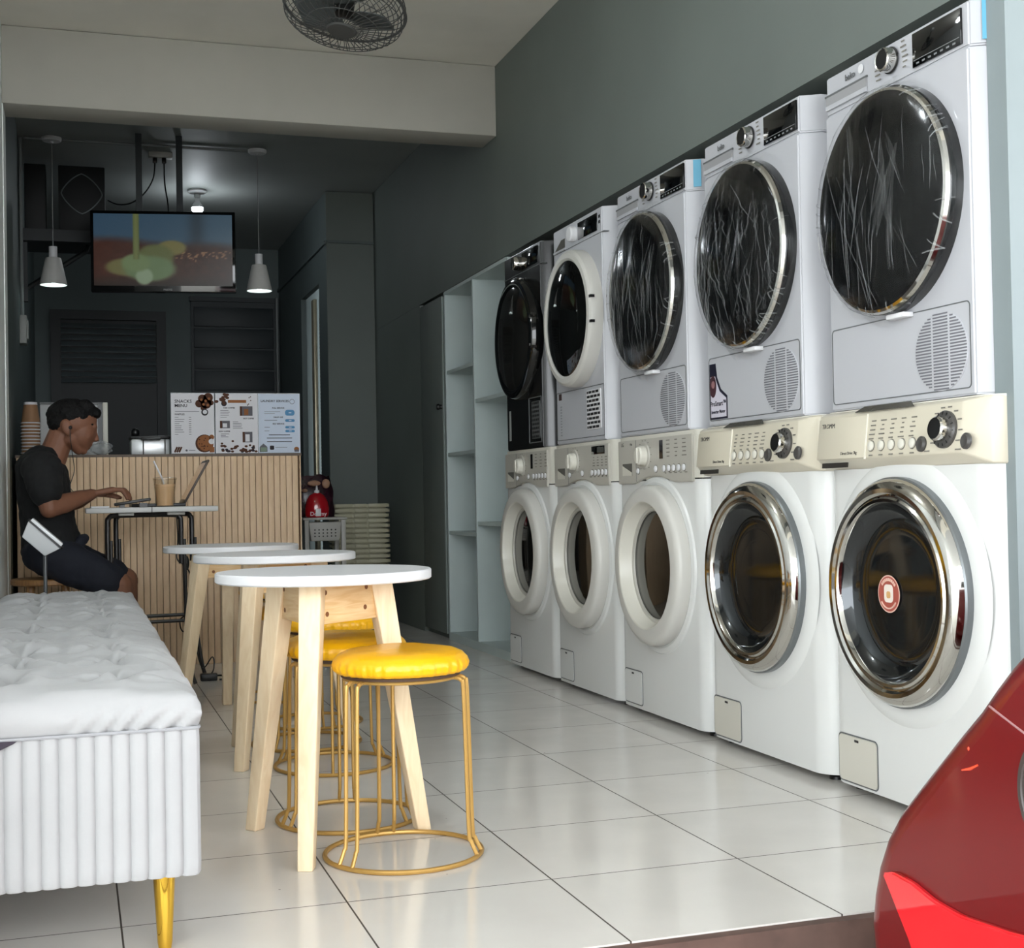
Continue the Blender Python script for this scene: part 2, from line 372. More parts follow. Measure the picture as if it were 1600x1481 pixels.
# back wall: louvred door, roller panel
DK = mat('near_black_paint', (24, 27, 29), 0.5); DK2 = mat('charcoal_paint', (44, 50, 53), 0.5)
d = MB(); x0, x1 = -0.15, 0.69
d.box(x0, x0+0.07, 10.64, 10.70, 0.001, 2.21); d.box(x1-0.07, x1, 10.64, 10.70, 0.001, 2.21); d.box(x0+0.07, x1-0.07, 10.64, 10.70, 2.14, 2.21); d.box(x0+0.07, x1-0.07, 10.675, 10.70, 0.001, 2.14)
bd = struct(d.build('door_2', DK))
lv = MB()
for k in range(10):
    z = 1.68+k*0.046; lv.box(x0+0.075, x1-0.075, -0.003, 0.003, -0.02, 0.02, M=T(0, 10.655, z) @ RX(-38))
lv.build('louvre', mat('louvre_metal', (112, 120, 122), 0.3, metal=0.5), bd)
d = MB(); d.box(0.88, 1.53, 10.66, 10.70, 0.9, 2.30)
for k in range(8): d.box(0.90, 1.51, 10.645, 10.66, 0.95+k*0.165, 0.95+k*0.165+0.15, 0.004)
d.box(0.87, 1.54, 10.64, 10.70, 2.30, 2.335)
struct(d.build('window_1', DK2))
# street front: the face of the building above the opening, plus unseen light blockers
sbox('ceiling_light_block', mat('grey_light_block', (186, 188, 188), 0.7), -6, 9, -2.4, 2.3, ZC+0.125, ZC+0.25)  # unseen canopy added to cut high sky light near the opening
sbox('trim_9', LGREYP, -0.36, 2.7, 1.98, 2.30, 2.27, ZC-0.003)      # unseen box added over the opening to dim ceiling and beam
sbox('wall_front', LWALL, -3, 6, 2.0, 2.2, ZC+0.26, 5.5)
sbox('wall_front_right', PALE, 2.71, 6, 2.2, 2.4, -0.45, ZC+0.1)
sbox('wall_front_left', LWALL, -3, XL-0.11, 2.0, 2.2, -0.45, ZC+0.1)

# ------------------------------------------------------------------ cupboards in the right wall
t = thing('wardrobe_cupboard', 'flush grey tall cupboard with plain door between back corner and open shelves', 'cupboard', (XW+0.002, 7.385, 0))
m = MB(); m.box(0.02, 0.4, -0.49, -0.001, 0.001, 1.833); m.build('body', WALLG, t)
m = MB(); m.box(-0.008, 0.018, -0.475, -0.02, 0.03, 1.815, 0.003); dd = m.build('door', WALLG, t)
m = MB(); m.lathe([(0.012, 0), (0.010, 0.012), (0.018, 0.02), (0.014, 0.03), (0, 0.032)], M=T(-0.006, -0.455, 1.23) @ RY(-90), n=16); m.build('knob', BLACK, dd)
m = MB()
for y in (-0.479, -0.016): m.box(-0.004, 0.0, y-0.003, y+0.003, 0.03, 1.815)
m.build('seam', mat('pale_edge', (150, 160, 158), 0.5), t)
t = thing('shelf_unit', 'open grey built-in shelf unit in two bays beside the black dryer', 'shelf unit', (XW+0.002, 6.885, 0))
m = MB(); m.box(0.0, 0.42, -1.10, 0.0, 0.0, 0.042); m.build('plinth', CAB, t)
m = MB(); m.box(0.40, 0.42, -1.10, 0.0, 0.042, 1.83); m.build('back_panel', CAB, t)
for y in (-0.02, -0.545, -1.10): m = MB(); m.box(0.0, 0.40, y, y+0.02, 0.042, 1.83); m.build('side_panel', CAB, t)
m = MB(); m.box(0.0, 0.40, -1.08, -0.02, 1.815, 1.832); m.build('top_panel', CAB, t)
for z in (0.572, 0.982, 1.413): m = MB(); m.box(0.004, 0.40, -0.525, -0.02, z-0.018, z); m.build('shelf', CAB, t)
for z in (0.628, 1.227): m = MB(); m.box(0.004, 0.40, -1.08, -0.545, z-0.018, z); m.build('shelf', CAB, t)

# ================================================================== WASHERS (lower row)
XF = 1.82
def body_outline(W, D, r, n=7):
    pts = [(0.0, D)]
    for k in range(n+1):
        a = R(180+90*k/n); pts.append((r+r*math.cos(a), r+r*math.sin(a)))
    for k in range(n+1):
        a = R(270+90*k/n); pts.append((W-r+r*math.cos(a), r+r*math.sin(a)))
    pts.append((W, D)); return pts
def buttons(t, us, z, r, h, m, m2):
    for u in us:
        b = MB(); b.lathe([(r*1.25, 0), (r*1.25, 0.001)], M=fM(u, z, h), n=18, mi=1); b.lathe([(r, 0.001), (r, 0.004), (r*0.7, 0.006), (0, 0.0063)], M=fM(u, z, h), n=18); b.build('button', [m, m2], t)
def legend(mb, u0, u1, z0, z1, nu, nz, h, mi=0, wf=0.55, rnd=None):
    rnd = rnd or random.Random(3)
    for i in range(nu):
        for j in range(nz):
            u = u0+(u1-u0)*(i+0.5)/nu; z = z0+(z1-z0)*(j+0.5)/nz; L = (u1-u0)/nu*wf*rnd.uniform(0.45, 1.0)*0.5
            mb.box(u-L, u+L, -h-0.0006, -h, z-0.0016, z+0.0016, mi=mi)
def hatch(t, u0, u1, z0, z1, hm=None):
    m = MB(); m.prism(rrect(u0, u1, z0, z1, 0.012), 0.0, 0.003, M=fM(0, 0, 0)); ring_frame(m, u0-0.004, u1+0.004, z0-0.004, z1+0.004, 0.014, 0.003, fM(0, 0, 0), 0.0, 0.0015, 1)
    m.box((u0*0.5+u1*0.5)-0.012, (u0*0.5+u1*0.5)+0.006, -0.0036, -0.0028, z1-0.012, z1-0.006, mi=2)
    m.build('filter_hatch', [hm or WSHADE, SEAM, DARKTXT], t)
def feet(t, W):
    for u in (0.06, W-0.06):
        f = MB(); f.lathe([(0.02, 0), (0.02, 0.008), (0.011, 0.011), (0.011, 0.022)], M=T(u, 0.06, 0.0), n=14); f.build('foot', BLACK, t)

def washer_funnel(Yfar, W, label, disp, drawer_mark=True, seed=1):
    """white washer with a flat control strip and a deep white ring round the door glass"""
    t = thing('washing_machine', label, 'washing machine', (XF, Yfar, 0), R(-90), 'front-loading washers along the right wall')
    uc, zc = W*0.5, 0.515
    m = MB(); m.prism(body_outline(W, 0.6, 0.05), 0.02, 0.792); m.build('body', WSHADE, t)
    m = MB(); m.prism(body_outline(W, 0.6, 0.05), 0.796, 0.945); m.build('top_panel', CREAM2, t)
    # control fascia with the dipped lower edge over the door
    poly = [(0.035, 0.80), (uc-0.16, 0.80), (uc-0.12, 0.808), (uc-0.06, 0.82), (uc, 0.823), (uc+0.06, 0.82), (uc+0.12, 0.808), (uc+0.16, 0.80), (W-0.05, 0.80), (W-0.05, 0.938), (0.035, 0.938)]
    poly = [(p[0], p[1]-0.006 if p[1] > 0.9 else p[1]-0.016) for p in poly]
    h = 0.008
    m = MB(); m.prism(poly, -0.002, h, M=fM(0, 0), bev=0.002)
    m.box(0.19, 0.192, -h-0.0006, -h, 0.79, 0.93, mi=1); fp = m.build('control_panel', [SILVER, SEAM], t)
    g = MB(); g.box(0.075, 0.155, -h-0.001, -h+0.001, 0.812, 0.853); dw = g.build('drawer_pull', mat('recess_dark', (92, 90, 84), 0.6), fp)
    g = MB(); g.prism([(0.075, 0.812), (0.155, 0.812), (0.155, 0.822), (0.075, 0.846)], h+0.001, h+0.002, M=fM(0, 0)); g.build('drawer_lip', CREAM2, fp)
    k = MB(); k.lathe([(0.045, 0), (0.043, 0.004), (0.040, 0.004)], M=fM(0.262, 0.876, h), n=36, mi=1); k.lathe([(0.033, 0.002), (0.031, 0.022), (0.027, 0.027), (0, 0.028)], M=fM(0.262, 0.876, h), n=36)
    k.box(0.256, 0.268, -h-0.0315, -h-0.0265, 0.85, 0.902, 0.002); k.build('program_knob', [CREAM2, SILVER], fp)
    lg = MB(); rr = random.Random(seed)
    if disp == 'tall':
        s = MB(); s.box(0.385, 0.41, -h-0.0015, -h, 0.862, 0.922); s.build('display', GBLACK, fp)
        legend(lg, 0.42, 0.60, 0.862, 0.926, 3, 5, h, rnd=rr); us = [0.355]+[0.42+0.037*i for i in range(5)]
    else:
        s = MB(); s.box(0.44, 0.57, -h-0.0015, -h, 0.896, 0.926, 0.001); s.box(0.50, 0.562, -h-0.002, -h-0.0014, 0.902, 0.921, mi=1); s.build('display', [GBLACK, mat('lcd_grey', (70, 74, 70), 0.3)], fp)
        legend(lg, 0.44, 0.60, 0.85, 0.89, 4, 4, h, rnd=rr); us = [0.345]+[0.445+0.034*i for i in range(5)]
    legend(lg, 0.41, 0.60, 0.812, 0.818, 5, 1, h, rnd=rr)
    for a in range(-50, 240, 26): 
        aa = R(a); lg.box(0.262+0.054*math.cos(aa)-0.004, 0.262+0.054*math.cos(aa)+0.004, -h-0.0006, -h, 0.876+0.052*math.sin(aa)-0.0012, 0.876+0.052*math.sin(aa)+0.0012)
    lg.build('printed_legend', LEGEND, fp)['kind'] = 'stuff'
    buttons(fp, us, 0.83, 0.0105, h, TWHITE, LEGEND); buttons(fp, [0.21], 0.826, 0.0095, h, TWHITE, LEGEND)
    if drawer_mark:
        x = MB(); x.text('LG', 0.018, fM(0.075, 0.918, h+0.0004)); x.text('8 kg', 0.010, fM(0.15, 0.918, h+0.0004)); x.build('lettering', DARKTXT, fp)
    # door: annular ring, funnel and glass
    m = MB(); m.lathe([(0.292, -0.002), (0.286, 0.006), (0.272, 0.010), (0.262, 0.006)], M=fM(uc, zc), n=72, cap=False); m.build('door_surround', WSHADE, t)
    m = MB(); m.lathe([(0.262, 0.0), (0.2625, 0.034), (0.259, 0.043), (0.252, 0.049), (0.240, 0.0515), (0.216, 0.054), (0.209, 0.0535)], M=fM(uc, zc), n=72, cap=False)
    m.lathe([(0.2092, 0.0536), (0.2055, 0.051), (0.196, 0.022), (0.189, 0.012), (0.186, 0.006)], M=fM(uc, zc), n=72, cap=False, mi=1)
    dr = m.build('door_ring', [mat('ring_grey_white', (206, 204, 198), 0.35), CREAM2], t)
    m = MB(); m.lathe([(0.190, 0.010), (0.187, 0.0135), (0.178, 0.012), (0.176, 0.006)], M=fM(uc, zc), n=64, cap=False); m.build('inner_bezel', SILVER, dr)
    m = MB(); m.lathe([(0.180, 0.004), (0.165, 0.007), (0.12, 0.011), (0.06, 0.014), (0, 0.015)], M=fM(uc, zc), n=64); m.build('door_glass', mat('brown_door_glass', (24, 21, 18), 0.05, spec=0.7), dr)
    hatch(t, 0.045, 0.19, 0.035, 0.145); feet(t, W)
    return t

def washer_chrome(Yfar, W, label, sticker=False, seed=1):
    """white washer with a chrome porthole door and a protruding cream control panel"""
    t = thing('washing_machine', label, 'washing machine', (XF, Yfar, 0), R(-90), 'front-loading washers along the right wall')
    uc, zc = W*0.5, 0.512
    m = MB(); m.prism(body_outline(W, 0.6, 0.07, 9), 0.02, 0.80); m.build('body', WSHADE, t)
    m = MB(); m.prism(body_outline(W, 0.6, 0.05), 0.803, 0.945); m.build('top_panel', CREAM2, t)
    h = 0.035
    m = MB(); m.hull([(0.0, 0.05, 0.798), (W, 0.05, 0.798), (0.0, 0.05, 0.943), (W, 0.05, 0.943), (0.01, 0.0, 0.80), (W-0.01, 0.0, 0.80), (0.01, 0.0, 0.943), (W-0.01, 0.0, 0.943), (0.03, -h, 0.826), (W-0.075, -h, 0.826), (0.03, -h+0.012, 0.934), (W-0.075, -h+0.012, 0.934)], bev=0.005)
    fp = m.build('control_panel', CREAM, t)
    tilt = T(0, -h, 0.826) @ RX(90-6.3) @ T(0, 0, 0.0004)          # the fascia leans back a little
    def F(u, v, e=0.0): return tilt @ T(u, v, e)
    d_ = MB(); d_.box(0.03, 0.245, 0.0, 0.10, -0.002, 0.0012, 0.0008, M=tilt); d_.box(0.244, 0.247, -0.004, 0.104, -0.002, 0.002, mi=1, M=tilt); dp = d_.build('detergent_drawer', [CREAM, mat('pale_seam', (232, 228, 214), 0.4)], fp)
    g = MB(); g.box(0.05, 0.165, -0.021, -0.009, -0.004, -0.0006, M=tilt @ T(0, 0, -0.003)); g.build('drawer_grip', mat('grip_dark', (38, 34, 30), 0.6), dp)
    x = MB(); x.text('TROMM', 0.0165, F(0.075, 0.082, 0.0015)); x.text('Direct Drive 7kg', 0.0105, F(0.175, 0.012, 0.0015)); x.build('lettering', DARKTXT, dp)
    g = MB(); g.prism([(0.20, 0.0), (0.44, 0.0), (0.415, 0.016), (0.225, 0.016)], 0, 0.002, M=T(0, -h+0.006, 0.934) @ RX(50)); g.build('display_strip', mat('smoked_strip', (70, 68, 62), 0.2), fp)
    lg = MB(); rr = random.Random(seed)
    for i in range(5):
        for j in range(5):
            u = 0.275+i*0.040-j*0.002; v = 0.085-j*0.0105; L = rr.uniform(0.004, 0.012)
            lg.box(u-L, u+L, v-0.0014, v+0.0014, 0.0003, 0.0009, M=tilt)
        lg.box(0.262+i*0.041, 0.278+i*0.041, 0.0025, 0.0055, 0.0003, 0.0009, M=tilt)
    for a in range(-30, 215, 27): 
        aa = R(a); u = 0.552+0.052*math.cos(aa); v = 0.05+0.050*math.sin(aa); lg.box(u-0.007, u+0.007, v-0.0015, v+0.0015, 0.0003, 0.0009, M=tilt)
    for u in (0.49, 0.60): lg.box(u-0.01, u+0.01, 0.004, 0.007, 0.0003, 0.0009, M=tilt)
    lg.build('printed_legend', LEGEND, fp)['kind'] = 'stuff'
    for i in range(5):
        b = MB(); b.lathe([(0.0135, 0), (0.0135, 0.001)], M=F(0.27+0.041*i, 0.026), n=20, mi=1); b.lathe([(0.0115, 0.001), (0.0115, 0.004), (0.008, 0.006), (0, 0.0063)], M=F(0.27+0.041*i, 0.026), n=20); b.build('button', [CREAM2, LEGEND], fp)
    GREYK = mat('dark_grey_knob', (70, 68, 66), 0.35)
    k = MB(); k.lathe([(0.041, 0), (0.041, 0.006), (0.037, 0.010), (0.030, 0.011), (0.0, 0.011)], M=F(0.552, 0.05), n=40); k.lathe([(0.027, 0.01), (0.0265, 0.026), (0.023, 0.030)], M=F(0.552, 0.05), n=40, mi=1, cap=False); k.lathe([(0.024, 0.028), (0.012, 0.0275), (0, 0.0265)], M=F(0.552, 0.05), n=40, mi=2)
    for a in range(0, 360, 24):
        aa = R(a); k.box(-0.0008, 0.0008, 0.031, 0.038, 0.0085, 0.0115, mi=2, M=F(0.552, 0.05) @ RZ(a))
    k.build('program_dial', [GREYK, CHROME, BLACK], fp)
    for u, nm in ((0.47, 'power_knob'), (0.628, 'start_knob')):
        k = MB(); k.lathe([(0.0175, 0), (0.0175, 0.004), (0.012, 0.008), (0.006, 0.0065), (0, 0.0062)], M=F(u, 0.022), n=24); k.build(nm, GREYK, fp)
    # door
    m = MB(); m.lathe([(0.315, -0.002), (0.305, 0.004), (0.288, 0.009), (0.266, 0.008)], M=fM(uc, zc), n=80, cap=False); m.build('door_surround', WSHADE, t)
    m = MB(); m.lathe([(0.266, 0.004), (0.266, 0.024), (0.2625, 0.028)], M=fM(uc, zc), n=80, cap=False, mi=1)
    m.lathe([(0.2625, 0.026), (0.260, 0.036), (0.252, 0.046), (0.240, 0.052), (0.230, 0.051), (0.224, 0.046), (0.221, 0.046), (0.216, 0.050), (0.209, 0.050), (0.205, 0.045), (0.203, 0.036)], M=fM(uc, zc), n=80, cap=False)
    dr = m.build('chrome_door_ring', [CHROME, mat('ring_grey_edge', (120, 124, 126), 0.3, metal=0.6)], t)
    m = MB(); m.lathe([(0.204, 0.040), (0.199, 0.030), (0.190, 0.020), (0.178, 0.011), (0.168, 0.006)], M=fM(uc, zc), n=80, cap=False); m.build('porthole_funnel', mat('smoked_chrome', (74, 76, 78), 0.07, metal=0.9), dr)
    m = MB(); m.lathe([(0.172, 0.007), (0.165, 0.010), (0.155, 0.007), (0.13, 0.0075), (0.07, 0.0065), (0, 0.006)], M=fM(uc, zc), n=80); m.build('door_glass', mat('grey_door_glass', (22, 24, 25), 0.05, spec=0.7), dr)
    if sticker:
        s = MB(); su, sz = uc-0.045, 0.505; RS = mat('brick_red_print', (165, 82, 70), 0.45); PK = mat('pale_pink_print', (226, 188, 172), 0.45); IV = mat('ivory_print', (232, 220, 210), 0.45)
        s.lathe([(0.044, 0), (0.044, 0.0006), (0, 0.0006)], M=fM(su, sz, 0.0105), n=40, mi=1); s.lathe([(0.041, 0), (0.041, 0.0010), (0, 0.0010)], M=fM(su, sz, 0.0105), n=40, mi=0)
        for i in range(9):
            s.box(-0.0028, 0.0028, 0.030, 0.037, 0.001, 0.0015, mi=1, M=fM(su, sz, 0.0105) @ RZ(-48+12*i))
        s.tube([(0.034*math.cos(R(a)), 0.034*math.sin(R(a)), 0.0012) for a in range(215, 330, 8)], 0.0022, n=4, mi=1, M=fM(su, sz, 0.0105))
        s.prism(rrect(-0.018, 0.018, -0.020, 0.022, 0.010), 0.001, 0.0014, M=fM(su, sz, 0.0105), mi=2); s.prism(rrect(-0.008, 0.008, -0.010, 0.006, 0.005), 0.0014, 0.0017, M=fM(su, sz, 0.0105), mi=3)
        s.build('sticker_or_reflection', [RS, PK, IV, mat('tan_print', (205, 160, 105), 0.5)], dr, label='round brick red sticker')
    hatch(t, 0.05, 0.215, 0.03, 0.142, mat('hatch_beige', (206, 203, 192), 0.35)); feet(t, W)
    return t

WB = [(5.711, 0.632), (5.071, 0.652), (4.411, 0.675), (3.728, 0.688), (3.034, 0.680)]
washer_funnel(*WB[0], 'white washing machine with deep white ring door under the black dryer, nearest the shelves', 'tall', False, 1)
washer_funnel(*WB[1], 'white washing machine with wide black display on its control strip, under white ring-door dryer', 'wide', False, 2)
washer_funnel(*WB[2], 'white washing machine with deep white ring door, right beside the chrome-door washers', 'tall', True, 3)
washer_chrome(*WB[3], 'white washing machine with chrome porthole and cream panel, no sticker on its glass', False, 4)
washer_chrome(*WB[4], 'white washing machine with chrome porthole and round red sticker on its glass', True, 5)

# ================================================================== DRYERS (upper row)
DZ = 0.947
FILM = film_mat('clear_wrap', 0.006, 0.35, 14); FOLD = film_mat('clear_wrap_fold', 0.15, 0.5, 45); WIDE = film_mat('clear_wrap_double', 0.045, 0.5, 45)
WBLK = mat('wrapped_black_glass', (6, 6, 7), 0.12, spec=0.25)
def dryer_body(t, W, ch, m, z0, z1, top_in=0.006):
    b = MB()
    poly = [(0, 0.6), (0, 0.05), (ch, 0.0), (W-ch, 0.0), (W, 0.05), (W, 0.6)]
    b.prism(poly, z0, z1, bev=0.004); return b.build('body', m, t)
def film(t, uc, zc, Rr, seed):
    rnd = random.Random(seed)
    def h(r, a):
        dome = 0.046+0.022*(1-(r/Rr)**2) if r < Rr*0.965 else None
        wr = 0.004*noise.noise(Vector((r*18*math.cos(a), r*7*math.sin(a), seed)))
        if dome is not None: return max(dome+0.0045+wr, 0.049+0.018*(1-(r/Rr)**2))
        return None
    def fn(i, j):
        a = 2*math.pi*i
        prof = [(k/14.0*Rr*0.96, None) for k in range(15)]+[(Rr*0.995, 0.046), (Rr*1.012, 0.034), (Rr*1.018, 0.018)]
        ex = 0.018+0.016*noise.noise(Vector((math.cos(a)*2.2, math.sin(a)*2.2, seed+4)))+0.010*noise.noise(Vector((math.cos(a)*9, math.sin(a)*9, seed)))
        prof += [(Rr*1.03+max(0.004, ex)*0.4, 0.010), (Rr*1.03+max(0.008, ex), 0.006+0.004*abs(noise.noise(Vector((a*5, seed, 1)))))]
        r, hh = prof[int(round(j*(len(prof)-1)))]
        if hh is None: hh = h(r, a)
        elif r < Rr*1.03: hh += 0.003*noise.noise(Vector((a*8, r*40, seed))); r += 0.004*abs(noise.noise(Vector((a*11, hh*60, seed))))
        return (uc+r*math.cos(a), -hh, zc+r*math.sin(a))
    m = MB(); m.grid(fn, 120, 19, closed_u=True)
    fl = m.build('plastic_wrap', FILM, t, angle=180)
    # creases of the wrap: thin folded ridges lying on it, mostly running downwards
    g = MB(); nfold = {5: 46, 9: 120, 13: 75}[seed]; crk = {5: 0.0, 9: 1.0, 13: 0.5}[seed]
    for q in range(nfold):
        a0 = rnd.uniform(-0.9, 0.9)*Rr; top = rnd.uniform(-0.75, 0.85)*math.sqrt(max(0.02, Rr*Rr-a0*a0)); ln = rnd.uniform(0.06, 0.34)*(1.3 if rnd.random() < 0.25 else 0.8)
        lean = rnd.choice((rnd.gauss(0.0, 0.12), rnd.gauss(0.0, 0.12), rnd.gauss(0.45, 0.2), rnd.gauss(-0.35, 0.2))); wid = rnd.choice((0.0004, 0.0005, 0.0006, 0.0007, 0.0011)); pts = []; rs = []; ln *= (1-0.45*crk)
        for k in range(9):
            s = k/8.0; u = a0+lean*ln*s+(0.005+0.013*crk)*noise.noise(Vector((q*3.1, s*(2.5+3*crk), seed))); z = top-ln*s; rr = math.hypot(u, z)
            if rr > Rr*0.955: break
            pts.append((uc+u, -(h(rr, math.atan2(z, u))+0.0006), zc+z)); rs.append(max(0.0003, wid*math.sin(math.pi*(0.08+0.84*s))))
        if len(pts) > 3: g.tube(pts, rs, n=5)
    if True:                                               # a few wide flattened folds
        for q in range(8 if seed != 9 else 4):
            a0 = rnd.uniform(-0.6, 0.6)*Rr; z0 = rnd.uniform(0.1, 0.75)*Rr; ln = rnd.uniform(0.12, 0.26); lean = rnd.uniform(-0.5, 0.5); w0 = rnd.uniform(0.006, 0.017); L_ = []; R_ = []
            for k in range(9):
                s = k/8.0; z = z0-ln*s; u = a0+lean*ln*s+0.01*noise.noise(Vector((q*2.7, s*2, seed))); wd = w0*math.sin(math.pi*(0.1+0.85*s))
                for sg, lst in ((-1, L_), (1, R_)):
                    uu = u+sg*wd; rr = min(math.hypot(uu, z), Rr*0.95); lst.append((uc+uu, -(h(rr, math.atan2(z, uu))+0.0015+0.002*(sg > 0)), zc+z))
            tb = bmesh.new(); A = [tb.verts.new(p) for p in L_]; B = [tb.verts.new(p) for p in R_]
            for k in range(8): tb.faces.new((A[k], A[k+1], B[k+1], B[k]))
            g._add(tb, 1)
    for q in range(26):                                    # short creases over the rim
        a = rnd.uniform(0, 2*math.pi); da = rnd.uniform(-0.1, 0.1); pts = []
        for k in range(5):
            s = k/4.0; rr = Rr*(0.93+0.09*s); hh = (0.054, 0.052, 0.048, 0.036, 0.02)[k]; pts.append((uc+rr*math.cos(a+da*s), -(hh+0.003), zc+rr*math.sin(a+da*s)))
        g.tube(pts, rnd.choice((0.0007, 0.0011, 0.0016)), n=5)
    g.build('wrap_creases', [FOLD, WIDE], fl)['kind'] = 'stuff'
    return fl
def vent_disc(t, u, z, ru, rz):
    m = MB(); m.lathe([(1.0, 0), (1.0, 0.0025), (0.985, 0.003), (0, 0.003)], M=fM(u, z, 0) @ Matrix.Diagonal((ru, rz, 1, 1)), n=48)
    nl = 25
    for k in range(nl):
        v = -rz*0.95+2*rz*0.95*k/(nl-1); w_ = ru*math.sqrt(max(0, 1-(v/rz)**2))*0.97
        for a, b in ((-1.0, -0.36), (-0.28, 0.28), (0.36, 1.0)):
            x0_, x1_ = max(a*ru, -w_), min(b*ru, w_)
            if x1_-x0_ > 0.004: m.box(u+x0_, u+x1_, -0.0036, -0.0028, z+v-0.0017, z+v+0.0017, mi=1)
    m.build('vent_grille', [DRYW, mat('vent_slot', (110, 110, 116), 0.7)], t)
def dryer_wrapped(Yfar, flat, label, seed, tape=False, badge=False, spot=False):
    ch = 0.03; W = flat+2*ch; g0 = ch
    t = thing('tumble_dryer', label, 'tumble dryer', (XF, Yfar+ch, DZ), R(-90), 'white dryers with wrapped black doors')
    zb = 1.80-DZ-0.012
    dryer_body(t, W, ch, DRYW, 0.0, zb-0.10); 
    m = MB(); m.prism([(0, 0.6), (0, 0.055), (ch, 0.004), (W-ch, 0.004), (W, 0.055), (W, 0.6)], zb-0.098, zb, bev=0.004); m.build('top_panel', DRYW, t)
    Z = lambda z: z-DZ
    # control strip
    d_ = MB(); d_.box(g0+0.005, g0+0.185, -0.001, 0.004, Z(1.715), Z(1.738), 0.0, mi=1); d_.prism([(g0+0.005, Z(1.704)), (g0+0.185, Z(1.704)), (g0+0.185, Z(1.715)), (g0+0.005, Z(1.715))], -0.002, 0.003, M=fM(0, 0)); d_.box(g0+0.001, g0+0.19, -0.002, 0.002, Z(1.7375), Z(1.742), mi=2)
    dp = d_.build('water_drawer', [DRYW, mat('recess_grey', (150, 150, 152), 0.5), SEAM], t)
    x = MB(); x.text('beko', 0.022, fM(g0+0.115, Z(1.762), 0.0), bold=0.0004); x.build('lettering', mat('grey_print', (92, 94, 96), 0.5), dp)
    m = MB(); m.box(g0+0.375, g0+0.55, -0.002, 0.004, Z(1.700), Z(1.778), 0.001); m.box(g0+0.38, g0+0.545, -0.0026, -0.0018, Z(1.7145), Z(1.716), mi=1)
    rr = random.Random(seed)
    for k in range(7): m.box(g0+0.39+0.022*k, g0+0.40+0.022*k, -0.0026, -0.0018, Z(1.705), Z(1.709), mi=1)
    m.build('display', [GBLACK, mat('display_print', (120, 122, 124), 0.5)], t)
    k = MB(); ku, kz = g0+0.288, Z(1.746)
    k.lathe([(0.031, 0), (0.031, 0.003), (0.0285, 0.0035)], M=fM(ku, kz), n=40, mi=1); k.lathe([(0.0285, 0.002), (0.0275, 0.024), (0.025, 0.027), (0.022, 0.026)], M=fM(ku, kz), n=40, mi=0, cap=False); k.lathe([(0.023, 0.025), (0.01, 0.0255), (0, 0.0255)], M=fM(ku, kz), n=40, mi=1)
    k.build('program_knob', [CHROME, BLACK], t)
    lg = MB()
    for sgn in (-1, 1):
        for j in range(6):
            v = kz-0.03+0.012*j; c0 = ku+sgn*(0.052+0.004*math.sin(j)); L = rr.uniform(0.005, 0.011); lg.box(c0-L, c0+L, -0.0006, 0.001, v-0.0014, v+0.0014)
    lg.build('printed_legend', LEGEND, t)['kind'] = 'stuff'
    # lower flap
    m = MB(); ring_frame(m, g0+0.008, g0+flat-0.012, Z(0.962), Z(1.150), 0.012, 0.0025, fM(0, 0), -0.001, 0.0012, 0); m.build('service_flap', SEAM, t)
    vent_disc(t, g0+flat*0.80, Z(1.050), 0.095, 0.087)
    if spot: m = MB(); m.lathe([(0.011, 0), (0.011, 0.001), (0, 0.001)], M=fM(g0+0.163, Z(1.765)), n=24); m.build('sticker_or_reflection', TWHITE, t)  # spot: white disc painted on as a lamp reflection
    if tape: m = MB(); m.hull([(W-0.014, 0.026, zb-0.088), (W-0.002, 0.047, zb-0.088), (W-0.014, 0.026, zb-0.004), (W-0.002, 0.047, zb-0.004), (W-0.012, 0.0245, zb-0.088), (W, 0.0455, zb-0.088), (W-0.012, 0.0245, zb-0.004), (W, 0.0455, zb-0.004)]); m.build('tape', mat('blue_tape', (86, 160, 190), 0.4), t, label='strip of blue tape')
    if badge:
        b = MB(); P = [(0, 0), (0.112, 0), (0.112, 0.066), (0.072, 0.088), (0.048, 0.125), (0.040, 0.166), (0, 0.166)]
        b.prism(P, 0, 0.0006, M=fM(g0+0.012, Z(0.966)), mi=0); Pi = [(0.006, 0.006), (0.105, 0.006), (0.105, 0.060), (0.064, 0.082), (0.040, 0.118), (0.036, 0.128), (0.006, 0.128)]
        b.prism(Pi, 0.0006, 0.001, M=fM(g0+0.012, Z(0.966)), mi=1); b.lathe([(0.024, 0.001), (0.024, 0.0016), (0, 0.0016)], M=fM(g0+0.034, Z(0.966)+0.098) @ Matrix.Diagonal((0.9, 1.35, 1, 1)), n=28, mi=2); b.lathe([(0.011, 0.0016), (0.011, 0.002), (0, 0.002)], M=fM(g0+0.036, Z(0.966)+0.104), n=20, mi=3)
        b.text('ProSmart™', 0.021, fM(g0+0.066, Z(0.966)+0.046, 0.0011), mi=0, bold=0.0003); b.text('Inverter Motor', 0.0145, fM(g0+0.066, Z(0.966)+0.022, 0.0011), mi=0, bold=0.0003)
        b.build('motor_badge', [mat('badge_navy', (24, 24, 44), 0.4), mat('badge_lilac', (206, 202, 214), 0.4), mat('badge_maroon', (70, 40, 48), 0.4), mat('badge_pink', (150, 110, 112), 0.4)], t, label='navy and white motor badge')
    # door
    uc, zc, Rr = W*0.5, Z(1.415), 0.262
    m = MB(); m.lathe([(Rr, 0), (Rr, 0.030), (Rr-0.003, 0.034)], M=fM(uc, zc), n=80, cap=False); m.lathe([(Rr-0.002, 0.033), (Rr-0.006, 0.041), (Rr-0.012, 0.044)], M=fM(uc, zc), n=80, mi=1, cap=False)
    m.lathe([(Rr-0.010, 0.043), (Rr-0.02, 0.047), (0.2, 0.0555), (0.12, 0.062), (0.05, 0.0645), (0, 0.065)], M=fM(uc, zc), n=80, mi=2)
